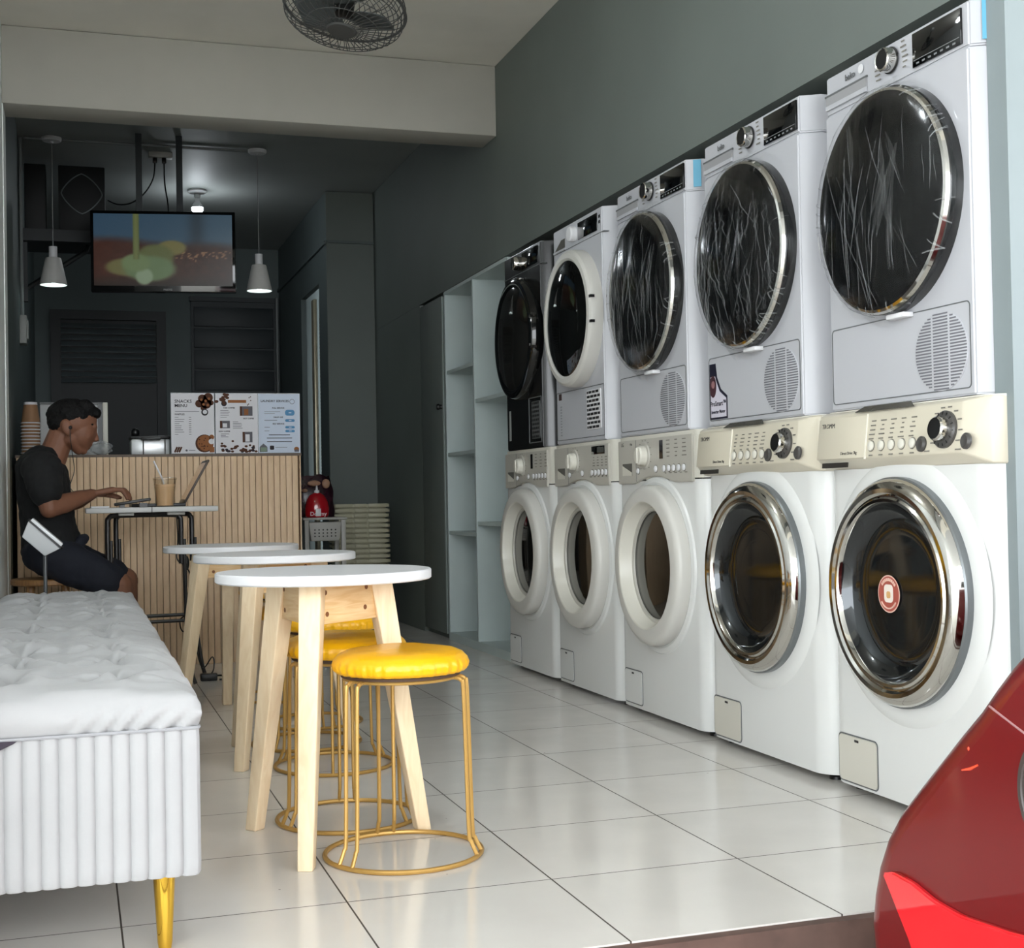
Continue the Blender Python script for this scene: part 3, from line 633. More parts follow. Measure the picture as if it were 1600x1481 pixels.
    dr = m.build('door', [GBLACK, CHROME, WBLK], t)
    m = MB(); m.box(uc+0.0, uc+0.07, -0.028, 0.0, Z(1.140), Z(1.152), 0.003); m.build('door_handle', TWHITE, dr)
    film(dr, uc, zc, Rr, seed)
    return t
dryer_wrapped(2.986, 0.57, 'white tumble dryer with film-wrapped black door, nearest the camera at row end', 5, tape=True, spot=True)
dryer_wrapped(3.68, 0.555, 'white tumble dryer with film-wrapped black door and navy badge at its bottom corner', 9, badge=True)
dryer_wrapped(4.37, 0.55, 'white tumble dryer with film-wrapped black door, next to the white ring-door dryer', 13, tape=True)

def lattice(t, u0, u1, z0, z1, m_frame, m_slot, rows=9):
    m = MB(); m.prism(rrect(u0, u1, z0, z1, 0.006), -0.001, 0.003, M=fM(0, 0)); du = (u1-u0)/4.0
    for j in range(rows):
        v = z0+(z1-z0)*(j+0.5)/rows; off = (j % 2)*du*0.5
        for i in range(5):
            a = u0+0.006+off+i*du-du*0.5; b = a+du*0.78; a = max(a, u0+0.006); b = min(b, u1-0.006)
            if b-a > 0.006: m.box(a, b, -0.0042, -0.0028, v-0.0045, v+0.0045, mi=1)
    return m.build('vent_grille', [m_frame, m_slot], t)
# white dryer with a white ring door
ch = 0.03; flat = 0.51; W = flat+2*ch; g0 = ch
t = thing('tumble_dryer', 'white tumble dryer with white ring around black door glass, beside the black dryer', 'tumble dryer', (XF, 5.02+ch, DZ), R(-90), 'dryers stacked on the washers')
Z = lambda z: z-DZ
dryer_body(t, W, ch, DRYW, 0.0, Z(1.79)-0.002)
m = MB(); m.box(g0+0.0, W-0.005, -0.001, 0.02, Z(1.694), Z(1.696)); m.build('seam', SEAM, t)
m = MB(); m.prism([(g0+0.012, Z(1.705)), (g0+0.13, Z(1.705)), (g0+0.13, Z(1.742)), (g0+0.09, Z(1.742))], 0.0, 0.001, M=fM(0, 0), mi=1); m.box(g0+0.004, g0+0.135, -0.003, 0.0, Z(1.698), Z(1.7055)); m.build('water_drawer', [DRYW, mat('recess_dark', (92, 90, 84), 0.6)], t)
m = MB(); m.box(g0+0.275, g0+0.47, -0.003, 0.0, Z(1.708), Z(1.772), 0.001); m.build('display', GBLACK, t)
m = MB()
for z in (1.755, 1.735): m.box(g0+0.482, g0+0.498, -0.0015, 0.0, Z(z)-0.005, Z(z)+0.005)
m.build('indicator', BLACK, t)
m = MB(); m.lathe([(0.029, 0), (0.0285, 0.02), (0.025, 0.025), (0, 0.026)], M=fM(g0+0.235, Z(1.738)), n=32); m.build('program_knob', TWHITE, t)
uc, zc = W*0.5, Z(1.413)
m = MB(); m.lathe([(0.258, 0), (0.258, 0.030), (0.254, 0.044), (0.244, 0.052), (0.226, 0.054), (0.217, 0.048)], M=fM(uc, zc), n=80, cap=False)
dr = m.build('door_ring', mat('ring_grey_white', (206, 204, 198), 0.35), t)
m = MB(); m.lathe([(0.220, 0.047), (0.20, 0.0535), (0.12, 0.060), (0.05, 0.062), (0, 0.0625)], M=fM(uc, zc), n=80, mi=0); m.build('door_glass', DGLASS, dr)
for z in (0.05, -0.04): m = MB(); m.box(uc+0.235, uc+0.259, -0.05, -0.034, zc+z-0.005, zc+z+0.005); m.build('hinge_slot', BLACK, dr)
m = MB(); ring_frame(m, g0+0.008, g0+flat-0.004, Z(0.962), Z(1.15), 0.006, 0.0025, fM(0, 0), -0.001, 0.0012, 0); m.build('service_flap', SEAM, t)
lattice(t, g0+0.335, g0+0.475, Z(0.99), Z(1.135), TWHITE, BLACK)
m = MB()
for k in range(11): m.box(g0+0.045, g0+0.062, -0.0008, 0.001, Z(0.98)+0.011*k, Z(0.98)+0.011*k+0.006)
m.box(g0+0.03, g0+0.06, -0.0008, 0.001, Z(1.12), Z(1.145), mi=1); m.build('energy_sticker', [mat('faint_grey_print', (150, 152, 156), 0.5), mat('maroon_print', (72, 52, 50), 0.5)], t)
# black dryer
flat = 0.475; W = flat+2*ch
t = thing('tumble_dryer', 'black tumble dryer at the far end of the upper row beside the shelves', 'tumble dryer', (XF, 5.66+ch, DZ), R(-90), 'dryers stacked on the washers')
dryer_body(t, W, ch, DBODY, 0.0, Z(1.79)-0.002)
m = MB(); m.box(g0, W-0.002, -0.0012, 0.02, Z(1.694), Z(1.697)); m.build('seam', mat('grey_edge', (96, 98, 98), 0.35), t)
m = MB(); m.box(g0+0.24, g0+0.45, -0.0016, 0.0, Z(1.706), Z(1.776), 0.001); m.build('display', GBLACK, t)
m = MB(); m.lathe([(0.031, 0), (0.03, 0.02), (0.026, 0.026), (0, 0.027)], M=fM(g0+0.19, Z(1.742)), n=32); m.build('program_knob', CHROME, t)
uc, zc = W*0.5, Z(1.413)
m = MB(); m.lathe([(0.258, 0), (0.258, 0.034), (0.250, 0.048), (0.232, 0.053), (0.215, 0.048)], M=fM(uc, zc), n=80, cap=False); dr = m.build('door_ring', GBLACK, t)
m = MB(); m.lathe([(0.217, 0.047), (0.16, 0.056), (0.08, 0.060), (0, 0.061)], M=fM(uc, zc), n=80); m.build('door_glass', mat('smoked_glass', (30, 29, 27), 0.06), dr)
for z in (0.075, -0.06):
    m = MB(); m.box(uc+0.236, uc+0.262, -0.054, -0.03, zc+z-0.004, zc+z+0.004); m.box(uc+0.23, uc+0.236, -0.054, -0.03, zc+z-0.016 if z > 0 else zc+z-0.004, zc+z+0.004 if z > 0 else zc+z+0.016); m.build('latch', CHROME, dr)

m = MB(); ring_frame(m, g0+0.30, g0+0.46, Z(0.968), Z(1.158), 0.004, 0.004, fM(0, 0), -0.001, 0.002, 0); m.build('vent_frame', mat('grey_edge', (96, 98, 98), 0.35), t)
lattice(t, g0+0.34, g0+0.445, Z(0.985), Z(1.14), mat('grey_edge', (96, 98, 98), 0.35), BLACK)
m = MB(); m.box(g0+0.03, g0+0.055, -0.001, 0.0, Z(0.99), Z(1.12)); m.build('sticker', mat('silver_print', (150, 152, 150), 0.3), t)

# ================================================================== ROUND TABLES
def round_table(cx, cy, ang, label, first=None):
    if first: return dup(first, (cx, cy, 0), ang, label)
    t = thing('round_table', label, 'table', (cx, cy, 0), ang, 'small round white tables in a row')
    m = MB(); m.lathe([(0.232, 0.573), (0.2355, 0.576), (0.2355, 0.592), (0.233, 0.595), (0, 0.595)], n=72); m.build('tabletop', TWHITE, t)
    for k in range(3):
        a = R(90+120*k-90); leg = MB(); c, s = math.cos(a), math.sin(a); tx, ty = -s, c
        r0, r1 = 0.222, 0.125; w0, w1, d0, d1 = 0.016, 0.024, 0.016, 0.025
        pts = []
        for r, z, wd, dp in ((r0, 0.0, w0, d0), (r1, 0.572, w1, d1)):
            for i in (-1, 1):
                for j in (-1, 1): pts.append((r*c+i*dp*c+j*wd*tx, r*s+i*dp*s+j*wd*ty, z))
        leg.hull(pts, bev=0.003); leg.build('leg', BEECH, t)
    ap = MB(); rr = 0.118
    for k in range(3):
        M = RZ(120*k+60); ap.box(rr*0.5-0.012, rr*0.5+0.010, -0.105, 0.105, 0.485, 0.5725, 0.002, M=M)
        for yy, zz in ((-0.075, 0.552), (0.055, 0.512), (0.06, 0.556), (-0.07, 0.506)):
            if True: ap.lathe([(0.0055, 0), (0.0055, 0.0006), (0, 0.0006)], M=M @ T(rr*0.5+0.010, yy, zz) @ RY(90), n=10, mi=1)
    ap.build('apron', [PINE, mat('knot_brown', (120, 74, 38), 0.7)], t)
    return t
def base_angle(cx, cy, lx, ly): return math.atan2(ly-cy, lx-cx)
rt = round_table(0.522, 2.959, base_angle(0.522, 2.959, 0.438, 2.748), 'round white table with three pale wood legs, nearest the camera')
round_table(0.562, 4.005, base_angle(0.562, 4.005, 0.417, 3.80), 'round white table with pale wood legs, middle of the three', rt)
round_table(0.53, 4.87, R(210), 'round white table with pale wood legs, farthest and closest to the counter', rt)

# ================================================================== YELLOW STOOLS
def stool():
    t = thing('stool', '', 'stool', (0, 0, 0), 0, 'yellow round stools on gold wire frames')
    def fn(i, j):
        a = 2*math.pi*i
        prof = [(0.0, 0.436), (0.03, 0.436), (0.06, 0.4355), (0.09, 0.434), (0.115, 0.430), (0.132, 0.423), (0.141, 0.413), (0.1435, 0.402), (0.141, 0.392), (0.134, 0.386), (0.122, 0.3845), (0.06, 0.386), (0.0, 0.386)]
        x = j*(len(prof)-1); k = min(int(x), len(prof)-2); s = x-k; r = prof[k][0]*(1-s)+prof[k+1][0]*s; z = prof[k][1]*(1-s)+prof[k+1][1]*s
        pleat = 0.0016*math.sin(a*46+2*math.sin(a*7))+0.0011*math.sin(a*29)
        if z < 0.418 and r > 0.118: r += pleat*min(1, (0.418-z)/0.015)
        z += 0.0018*noise.noise(Vector((r*16*math.cos(a), r*16*math.sin(a), 2)))*(1 if z > 0.41 else 0)
        return (r*math.cos(a), r*math.sin(a), z)
    m = MB(); m.grid(fn, 190, 36, closed_u=True); bmesh.ops.remove_doubles(m.bm, verts=m.bm.verts, dist=0.0002); m.build('seat_cushion', YELLOW, t, angle=60)
    m = MB(); m.lathe([(0.126, 0.378), (0.126, 0.3845), (0, 0.3845)], n=40); m.build('seat_board', mat('dark_board', (70, 48, 30), 0.7), t)
    m = MB(); N = 56; m.tube([(0.165*math.cos(2*math.pi*k/N), 0.165*math.sin(2*math.pi*k/N), 0.0055) for k in range(N)], 0.0052, n=8, closed=True); m.build('floor_ring', GOLDP, t)
    m = MB(); m.tube([(0.118*math.cos(2*math.pi*k/N), 0.118*math.sin(2*math.pi*k/N), 0.374) for k in range(N)], 0.004, n=8, closed=True); m.build('seat_ring', GOLDP, t)
    for k in range(3):
        for s in (-1, 1):
            a = R(120*k)+s*0.115; c, sn = math.cos(a), math.sin(a); m = MB()
            m.tube([(0.095*c, 0.095*sn, 0.3735), (0.125*c, 0.125*sn, 0.3735), (0.136*c, 0.136*sn, 0.368), (0.140*c, 0.140*sn, 0.355), (0.143*c, 0.143*sn, 0.25), (0.147*c, 0.147*sn, 0.06), (0.152*c, 0.152*sn, 0.035), (0.164*c, 0.164*sn, 0.008)], 0.0045, n=8, smooth=4)
            m.build('leg', GOLDP, t)
    return t
st = stool(); st.location = (0.653, 2.80, 0); st.rotation_euler = (0, 0, R(-29)); st['label'] = 'yellow round stool in front of nearest table, nearest the camera and fully in view'
SG = 'yellow round stools on gold wire frames'
dup(st, (0.605, 3.16, 0), R(80), 'yellow round stool tucked behind the legs of the nearest table', SG)
dup(st, (0.690, 3.80, 0), R(25), 'yellow round stool third from the camera, in front of the middle table', SG)
dup(st, (0.675, 4.18, 0), R(100), 'yellow round stool fourth from the camera, behind the middle table', SG)
dup(st, (0.756, 4.555, 0), R(40), 'yellow round stool fifth from the camera, in front of the farthest table', SG)
dup(st, (0.735, 5.19, 0), R(75), 'yellow round stool farthest from the camera, behind the last table', SG)

# ================================================================== TUFTED BENCHES
def bench(y0, y1, label, seed, strap):
    x0, x1 = XL+0.012, 0.192; t = thing('tufted_bench', label, 'bench', ((x0+x1)/2, (y0+y1)/2, 0), 0, 'grey velvet storage benches along the left wall')
    hx, hy = (x1-x0)/2, (y1-y0)/2
    # channel-stitched box: scalloped outline
    def scal(L, p=0.027):
        n = max(2, int(round(L/p))); out = []
        for i in range(n):
            for k in range(6): s = k/6.0; out.append((L*(i+s)/n, 0.0075*abs(math.sin(math.pi*s))**0.33))
        return out
    P = []; r = 0.0
    for s, d in scal(2*hx): P.append((-hx+s, -hy-d+0.006))
    for s, d in scal(2*hy): P.append((hx+d-0.006, -hy+s))
    for s, d in scal(2*hx): P.append((hx-s, hy+d-0.006))
    for s, d in scal(2*hy): P.append((-hx-d+0.006, hy-s))
    m = MB()
    lv = [(0.985, 0.137), (0.998, 0.142), (1.0, 0.16), (1.0, 0.25), (1.0, 0.36), (0.997, 0.377)]
    tb = bmesh.new(); rings = [[tb.verts.new((p[0]*s, p[1]*(1-(1-s)*0.3), z)) for p in P] for s, z in lv]; n = len(P)
    for a, b in zip(rings, rings[1:]):
        for i in range(n): tb.faces.new((a[i], a[(i+1) % n], b[(i+1) % n], b[i]))
    tb.faces.new(rings[0][::-1]); tb.faces.new(rings[-1]); bmesh.ops.recalc_face_normals(tb, faces=tb.faces); m._add(tb, 0)
    m.build('channel_box', VELVET, t, angle=50)
    # puffed lid with button dimples and pulled wrinkles
    tx = (-0.105, 0.065); tys = [y0+0.17+0.2325*k for k in range(5)]
    tufts = [(ax-(x0+x1)/2, ay-(y0+y1)/2) for ax in tx for ay in tys]
    def lid(i, j):
        u, v = i*2-1, j*2-1
        return u, v
    NU, NV, NS = 64, 170, 10; tb = bmesh.new()
    def top(x, y):
        ed = min(hx-abs(x), hy-abs(y)); z = 0.452-0.028*math.exp(-max(ed, 0)/0.028)
        for ax, ay in tufts:
            dx, dy = x-ax, y-ay; d = math.hypot(dx, dy); an = math.atan2(dy, dx)
            z -= 0.015*math.exp(-(d/0.016)**2)+0.011*math.exp(-(d/0.07)**2)
            z += 0.010*math.sin(an*6+3*noise.noise(Vector((ax*9, ay*9, seed))))*math.exp(-((d-0.05)/0.038)**2)
        z += 0.006*noise.noise(Vector((x*5, y*5, seed)))+0.0055*noise.noise(Vector((x*9, y*26, seed+2)))+0.010*(1-abs(noise.noise(Vector((x*6+y*3, y*9, seed+5)))))**6
        return z
    V = [[tb.verts.new((-hx+0.004+(2*hx-0.008)*i/NU, -hy+0.004+(2*hy-0.008)*j/NV, 0)) for j in range(NV+1)] for i in range(NU+1)]
    for row in V:
        for vv in row: vv.co.z = top(vv.co.x, vv.co.y)
    for i in range(NU):
        for j in range(NV): tb.faces.new((V[i][j], V[i+1][j], V[i+1][j+1], V[i][j+1]))
    loop = [V[i][0] for i in range(NU+1)]+[V[NU][j] for j in range(1, NV+1)]+[V[i][NV] for i in range(NU-1, -1, -1)]+[V[0][j] for j in range(NV-1, 0, -1)]
    prev = loop
    for k in range(1, NS+1):
        s = k/NS; cur = []
        for vv in loop:
            x, y = vv.co.x, vv.co.y; nx = (1 if x > hx-0.006 else (-1 if x < -hx+0.006 else 0)); ny = (1 if y > hy-0.006 else (-1 if y < -hy+0.006 else 0)); L = math.hypot(nx, ny) or 1
            out = 0.010*math.sin(math.pi*min(1, s*1.02)); 
            if ny < 0 and x > -0.03*0: out += 0.0085*math.sin((x*1.0+s*0.055)*2*math.pi/0.034+1.5*noise.noise(Vector((x*12, 3, seed))))*math.exp(-((x-hx*0.62)/(hx*0.55))**2)*s
            if nx > 0: out += 0.003*math.sin((y+s*0.05)*2*math.pi/0.045+2*noise.noise(Vector((y*4, 1, seed))))*s
            cur.append(tb.verts.new((x+nx/L*out, y+ny/L*out, vv.co.z*(1-s)+0.378*s)))
        for i in range(len(loop)): tb.faces.new((prev[i], cur[i], cur[(i+1) % len(loop)], prev[(i+1) % len(loop)]))
        prev = cur
    tb.faces.new(prev[::-1]); bmesh.ops.recalc_face_normals(tb, faces=tb.faces)
    m = MB(); m._add(tb, 0); ld = m.build('padded_lid', VELVET, t, angle=75)
    bt = MB()
    for ax, ay in tufts: bt.sphere((ax, ay, top(ax, ay)+0.001), (0.007, 0.007, 0.004), u=10, v=6)
    bt.build('buttons', VELVET, ld)
    m = MB(); m.tube([(p[0], p[1], 0.379) for p in rrect(-hx-0.001, hx+0.001, -hy-0.001, hy+0.001, 0.012)], 0.003, n=6, closed=True); m.build('piping', mat('grey_piping', (150, 151, 154), 0.8), t)
    for sx_ in (-1, 1):
        for sy in (-1, 1):
            cx, cy = sx_*(hx-0.055), sy*(hy-0.075)
            lg = MB(); lg.lathe([(0.0105, 0), (0.0125, 0.012), (0.0185, 0.125), (0.019, 0.137)], M=T(cx, cy, 0), n=24); lg.build('leg', GOLD, t)
    if strap:
        s = MB(); s.hull([(-hx+0.0, -hy-0.004, 0.378), (-hx+0.165, -hy-0.004, 0.378), (-hx+0.0, -hy-0.010, 0.378), (-hx+0.13, -hy-0.010, 0.368), (-hx+0.0, -hy-0.010, 0.340), (-hx+0.09, -hy-0.010, 0.346), (-hx, -hy-0.004, 0.338)], bev=0.001); s.build('fabric_tab', mat('dark_violet_cloth', (52, 46, 56), 0.9), t, label='dark fabric tab')
    return t
bench(2.285, 3.545, 'grey velvet tufted storage bench on gold legs, nearest the camera by left wall', 3, True)
bench(3.585, 4.87, 'grey velvet tufted storage bench behind the nearest one, in front of seated person', 8, False)

# ================================================================== COUNTER AND WHAT STANDS ON IT
CT = 0.972
t = thing('service_counter', 'oak slatted service counter across the back of the shop', 'counter', (0, 6.40, 0))
m = MB(); m.box(XL+0.02, 1.02, 0.022, 0.60, 0.0, CT-0.02); m.build('cabinet', GROOVE, t)
m = MB(); n = int((1.028-(XL+0.02))/0.0285)
for k in range(n):
    x = XL+0.02+k*0.0285; m.box(x, x+0.0262, 0.0, 0.022, 0.0, CT-0.012, 0.001)
m.box(1.0205, 1.026, 0.0, 0.60, 0.0, CT-0.012); m.build('slat_panel', SLAT, t)
m = MB(); m.box(XL+0.015, 1.03, 0.0, 0.62, CT-0.012, CT); m.build('worktop', mat('walnut_edge', (92, 74, 58), 0.5), t)
# three printed menus in clear stands
def poster(cx, label, kind):
    t = thing('menu_stand', label, 'menu', (cx, 6.44, CT), 0, 'clear stands with printed sheets on the counter')
    w2, h = 0.097, 0.283
    m = MB(); m.box(-w2-0.002, w2+0.002, 0.003, 0.005, 0.0, h+0.003); m.box(-w2, w2, 0.003, 0.07, 0.0, 0.003); m.build('clear_stand', mat('dark_clear_edge', (120, 124, 128), 0.1), t)
    m = MB(); Mx = fM(0, 0.004, -0.003)
    cols = [PAPER, mat('coffee_print', (84, 54, 40), 0.65, spec=0.15), mat('cookie_print', (150, 98, 62), 0.65, spec=0.15), mat('grey_ink', (104, 102, 108), 0.65, spec=0.15), mat('sheet_blue', (206, 216, 232), 0.65, spec=0.15), mat('pill_blue', (92, 142, 184), 0.65, spec=0.15), mat('dark_ink', (52, 48, 54), 0.65, spec=0.15), mat('leaf_print', (132, 150, 132), 0.65, spec=0.15)]
    rnd = random.Random(kind)
    def rect(x0, x1, y0, y1, mi, e=0.0003): m.box(x0, x1, y0, y1, 0.0, e, mi=mi, M=Mx)
    def disc(x, y, r, mi, e=0.0004, sq=1.0): m.lathe([(r, 0), (r, e), (0, e)], M=Mx @ T(x, y, 0) @ Matrix.Diagonal((1, sq, 1, 1)), n=22, mi=mi)
    def line(x, y, L, mi=3, th=0.0011): rect(x, x+L, y-th, y+th, mi, 0.0005)
    rect(-w2, w2, 0, h-0.004, 4 if kind == 3 else 0, 0.0002)
    def tx(s, x, y, size, mi=6, al='CENTER'): m.text(s, size, Mx @ T(x, y, 0.0005), mi=mi, ext=0.0001, align=al, bold=0.0003)
    if kind == 1:
        tx('SNACKS', -0.082, 0.242, 0.021, 6, 'LEFT'); tx('MENU', -0.082, 0.222, 0.021, 6, 'LEFT'); line(-0.08, 0.196, 0.11)
        tx('WAFFLES', -0.082, 0.182, 0.011, 6, 'LEFT')
        for i in range(9): line(-0.082, 0.168-i*0.0098, rnd.uniform(0.012, 0.05)); line(-0.018, 0.168-i*0.0098, 0.011, 6)
        for (x, y, r) in ((0.045, 0.255, 0.02), (0.072, 0.26, 0.022), (0.03, 0.232, 0.018), (0.062, 0.232, 0.024), (0.085, 0.236, 0.012), (0.05, 0.212, 0.014)): disc(x, y, r, 1, 0.0004)
        for (x, y) in ((0.04, 0.25), (0.06, 0.245), (0.075, 0.255), (0.05, 0.228), (0.07, 0.226)): disc(x, y, 0.006, 2, 0.0006)
        disc(0.055, 0.192, 0.016, 6, 0.0005); disc(0.056, 0.193, 0.010, 0, 0.0007)
        disc(0.052, 0.046, 0.042, 1, 0.0004); disc(0.056, 0.048, 0.037, 2, 0.0006); disc(0.085, 0.075, 0.012, 2, 0.0006); disc(0.084, 0.055, 0.013, 0, 0.0007); rect(0.075, w2, 0.004, 0.03, 2, 0.0005)
        for i in range(14): disc(0.054+rnd.uniform(-0.026, 0.026), 0.047+rnd.uniform(-0.026, 0.026), 0.003, 1, 0.0008)
        for i in range(3): m.box(-0.004, 0.004, -0.014, 0.014, 0, 0.0005, mi=1, M=Mx @ T(-0.078+0.01*i, 0.018, 0) @ RZ(-25))
        disc(-0.03, 0.014, 0.005, 3); line(-0.02, 0.014, 0.03)
    elif kind == 2:
        for i in range(12): disc(-0.085+rnd.uniform(-0.01, 0.045), 0.26+rnd.uniform(-0.02, 0.016), 0.009, 1, 0.0004+i*1e-5, 0.7)
        disc(-0.058, 0.233, 0.013, 6); disc(-0.058, 0.234, 0.008, 1, 0.0006)
        rect(-0.04, 0.045, 0.236, 0.25, 2, 0.0004); tx('ICED COFFEE', -0.035, 0.212, 0.009, 6); tx('HOT COFFEE', 0.055, 0.162, 0.0085, 6); tx('NON COFFEE', -0.058, 0.102, 0.0085, 6)
        for i in range(5): disc(0.06+rnd.uniform(-0.02, 0.03), 0.245+rnd.uniform(-0.02, 0.02), 0.0028, 1)
        for (x0_, x1_, y0_, y1_) in ((0.015, 0.074, 0.175, 0.22), (-0.078, -0.032, 0.117, 0.152), (0.026, 0.072, 0.05, 0.1)):
            rect(x0_, x1_, y0_, y1_, 3, 0.0003); xm = (x0_+x1_)/2; rect(xm-0.01, xm+0.010, y0_+0.004, y1_-0.012, 2 if x0_ == 0.015 else 0, 0.0005); rect(x0_, x0_+0.01, y0_, y1_, 1, 0.0005)
        for i in range(5): line(-0.075, 0.2-i*0.008, rnd.uniform(0.02, 0.045)); line(-0.018, 0.147-i*0.0075, rnd.uniform(0.02, 0.045)); 
        for i in range(3): line(-0.075, 0.09-i*0.007, rnd.uniform(0.02, 0.04))
        for i in range(34): disc(-0.085+0.175*rnd.random(), 0.006+0.03*rnd.random()**1.6, 0.0075, 1 if rnd.random() < 0.75 else 6, 0.0004+i*1e-5, 0.7)
        for (x, y) in ((-0.07, 0.045), (0.06, 0.036), (0.077, 0.032), (-0.02, 0.056)): disc(x, y, 0.006, 1, 0.0005, 0.8)
    else:
        tx('LAUNDRY SERVICES', -0.02, 0.245, 0.0148, 6); disc(0.062, 0.243, 0.012, 3, 0.0003); disc(0.062, 0.243, 0.010, 4, 0.0005)
        for s, y in (('FULL SERVICE', 0.212), ('DROP OFF', 0.168), ('SELF SERVICE', 0.137)): tx(s, -0.004, y, 0.0095, 6)
        for y, hh in ((0.19, 0.014), (0.153, 0.0065), (0.121, 0.006), (0.103, 0.006)): m.prism(rrect(0.028, 0.073, y-hh, y+hh, min(hh, 0.0125)*0.95), 0, 0.0005, M=Mx, mi=5); rect(0.045, 0.058, y-0.0018, y+0.0018, 4, 0.0008)
        for y, L in ((0.195, 0.075), (0.186, 0.05), (0.154, 0.06), (0.121, 0.025), (0.104, 0.022)): line(-0.07, y, L)
        for y, L in ((0.085, 0.10), (0.07, 0.12), (0.053, 0.118)): line(-L/2, y, L, 6, 0.0018)
        m.prism([(-0.094, 0.004), (-0.058, 0.004), (-0.058, 0.028), (-0.076, 0.044), (-0.094, 0.028)], 0, 0.0004, M=Mx, mi=3); rect(-0.09, -0.061, 0.006, 0.026, 7, 0.0006)
        m.prism(rrect(-0.046, -0.026, 0.014, 0.034, 0.005), 0, 0.0005, M=Mx, mi=6); line(-0.02, 0.025, 0.056, 6); disc(0.08, 0.016, 0.012, 2, 0.0005); rect(0.07, 0.092, 0.004, 0.014, 3, 0.0006)
    m.build('printed_sheet', cols, t)
poster(0.533, 'snacks menu sheet with round cookie picture in clear stand, leftmost on the counter', 1)
poster(0.735, 'coffee menu sheet with bean border in clear stand, middle of the three', 2)
poster(0.934, 'bluish laundry services sheet with blue price pills, rightmost clear stand', 3)
# silver appliance with a dark handle
t = thing('sandwich_press', 'small silver and black appliance beside the snacks menu on the counter', 'appliance', (0.345, 6.56, CT))
m = MB(); m.box(-0.088, 0.088, -0.05, 0.12, 0.0, 0.075, 0.008); m.build('body', mat('bright_steel', (222, 224, 226), 0.3, metal=0.4), t)
m = MB(); m.box(-0.092, 0.092, -0.056, 0.13, 0.076, 0.09, 0.005); m.box(-0.045, 0.045, -0.085, -0.055, 0.068, 0.082, 0.005); m.build('lid', BLACK, t)
m = MB(); m.box(-0.036, -0.03, -0.0515, -0.05, 0.002, 0.074); m.box(0.062, 0.068, -0.0515, -0.05, 0.002, 0.074); m.build('trim_strip', DARKTXT, t)
m = MB(); m.sphere((-0.066, 0.02, 0.108), 0.021); m.box(-0.072, -0.06, 0.014, 0.026, 0.088, 0.1); m.build('knob', BLACK, t)
t = thing('dispenser_box', 'pale box-shaped machine behind the head of the seated person on the counter', 'appliance', (0.01, 6.72, CT))
m = MB(); m.box(-0.155, 0.125, -0.02, 0.26, 0.0, 0.25, 0.006); m.build('housing', mat('pale_grey_metal', (186, 188, 188), 0.4), t)
m = MB(); m.box(0.1265, 0.150, -0.03, 0.26, 0.0, 0.258, 0.003); m.build('side_panel', mat('ivory_panel', (214, 212, 200), 0.4), t)
m = MB(); m.box(0.105, 0.1255, -0.026, -0.0205, 0.0, 0.252); m.box(-0.155, 0.1255, -0.026, -0.02, 0.2505, 0.258); m.build('front_trim', BLACK, t)
m = MB()
def bag(i, j):
    a = 2*math.pi*i; s = j; r = 0.045*math.sin(math.pi*min(0.97, s*0.9+0.08))*(1+0.35*noise.noise(Vector((math.cos(a)*2, math.sin(a)*2, s*3)))); return (0.125+r*1.2*math.cos(a), 6.53+r*0.7*math.sin(a), CT+0.002+0.065*s+0.01*noise.noise(Vector((a, s*2, 3)))*s)
m.grid(bag, 28, 12, closed_u=True); tag(m.build('plastic_bag', film_mat('hazy_bag', 0.3)), 'small crumpled clear plastic bag on the counter by the pale machine', 'bag')
def cup():
    t = thing('paper_cup', '', 'cup', (0, 0, 0), 0, 'kraft paper cups stacked upside down')
    m = MB(); m.lathe([(0.0285, 0.1), (0.029, 0.096), (0.0415, 0.006)], n=32, cap=False); m.lathe([(0.0288, 0.094), (0, 0.094)], n=32, cap=False); m.build('cup_wall', KRAFT, t)
    m = MB(); m.lathe([(0.0292, 0.098), (0.0297, 0.1), (0.0305, 0.0875), (0.0300, 0.0875)], n=32, cap=False); m.build('base_band', PAPER, t)
    m = MB(); m.tube([(0.0425*math.cos(2*math.pi*k/28), 0.0425*math.sin(2*math.pi*k/28), 0.003) for k in range(28)], 0.003, n=6, closed=True); m.build('rolled_rim', PAPER, t)
    return t
cp = cup(); NC = 11
for k in range(NC):
    top = CT+0.0+0.0155*k; lab = 'brown paper cup upside down, topmost of the stack at left end of counter' if k == NC-1 else 'brown paper cup nested upside down below the topmost in the stack'
    if k == 0: cp.location = (-0.185, 6.66, top); cp['label'] = lab
    else: dup(cp, (-0.185, 6.66, top), 0, lab, 'kraft paper cups stacked upside down')

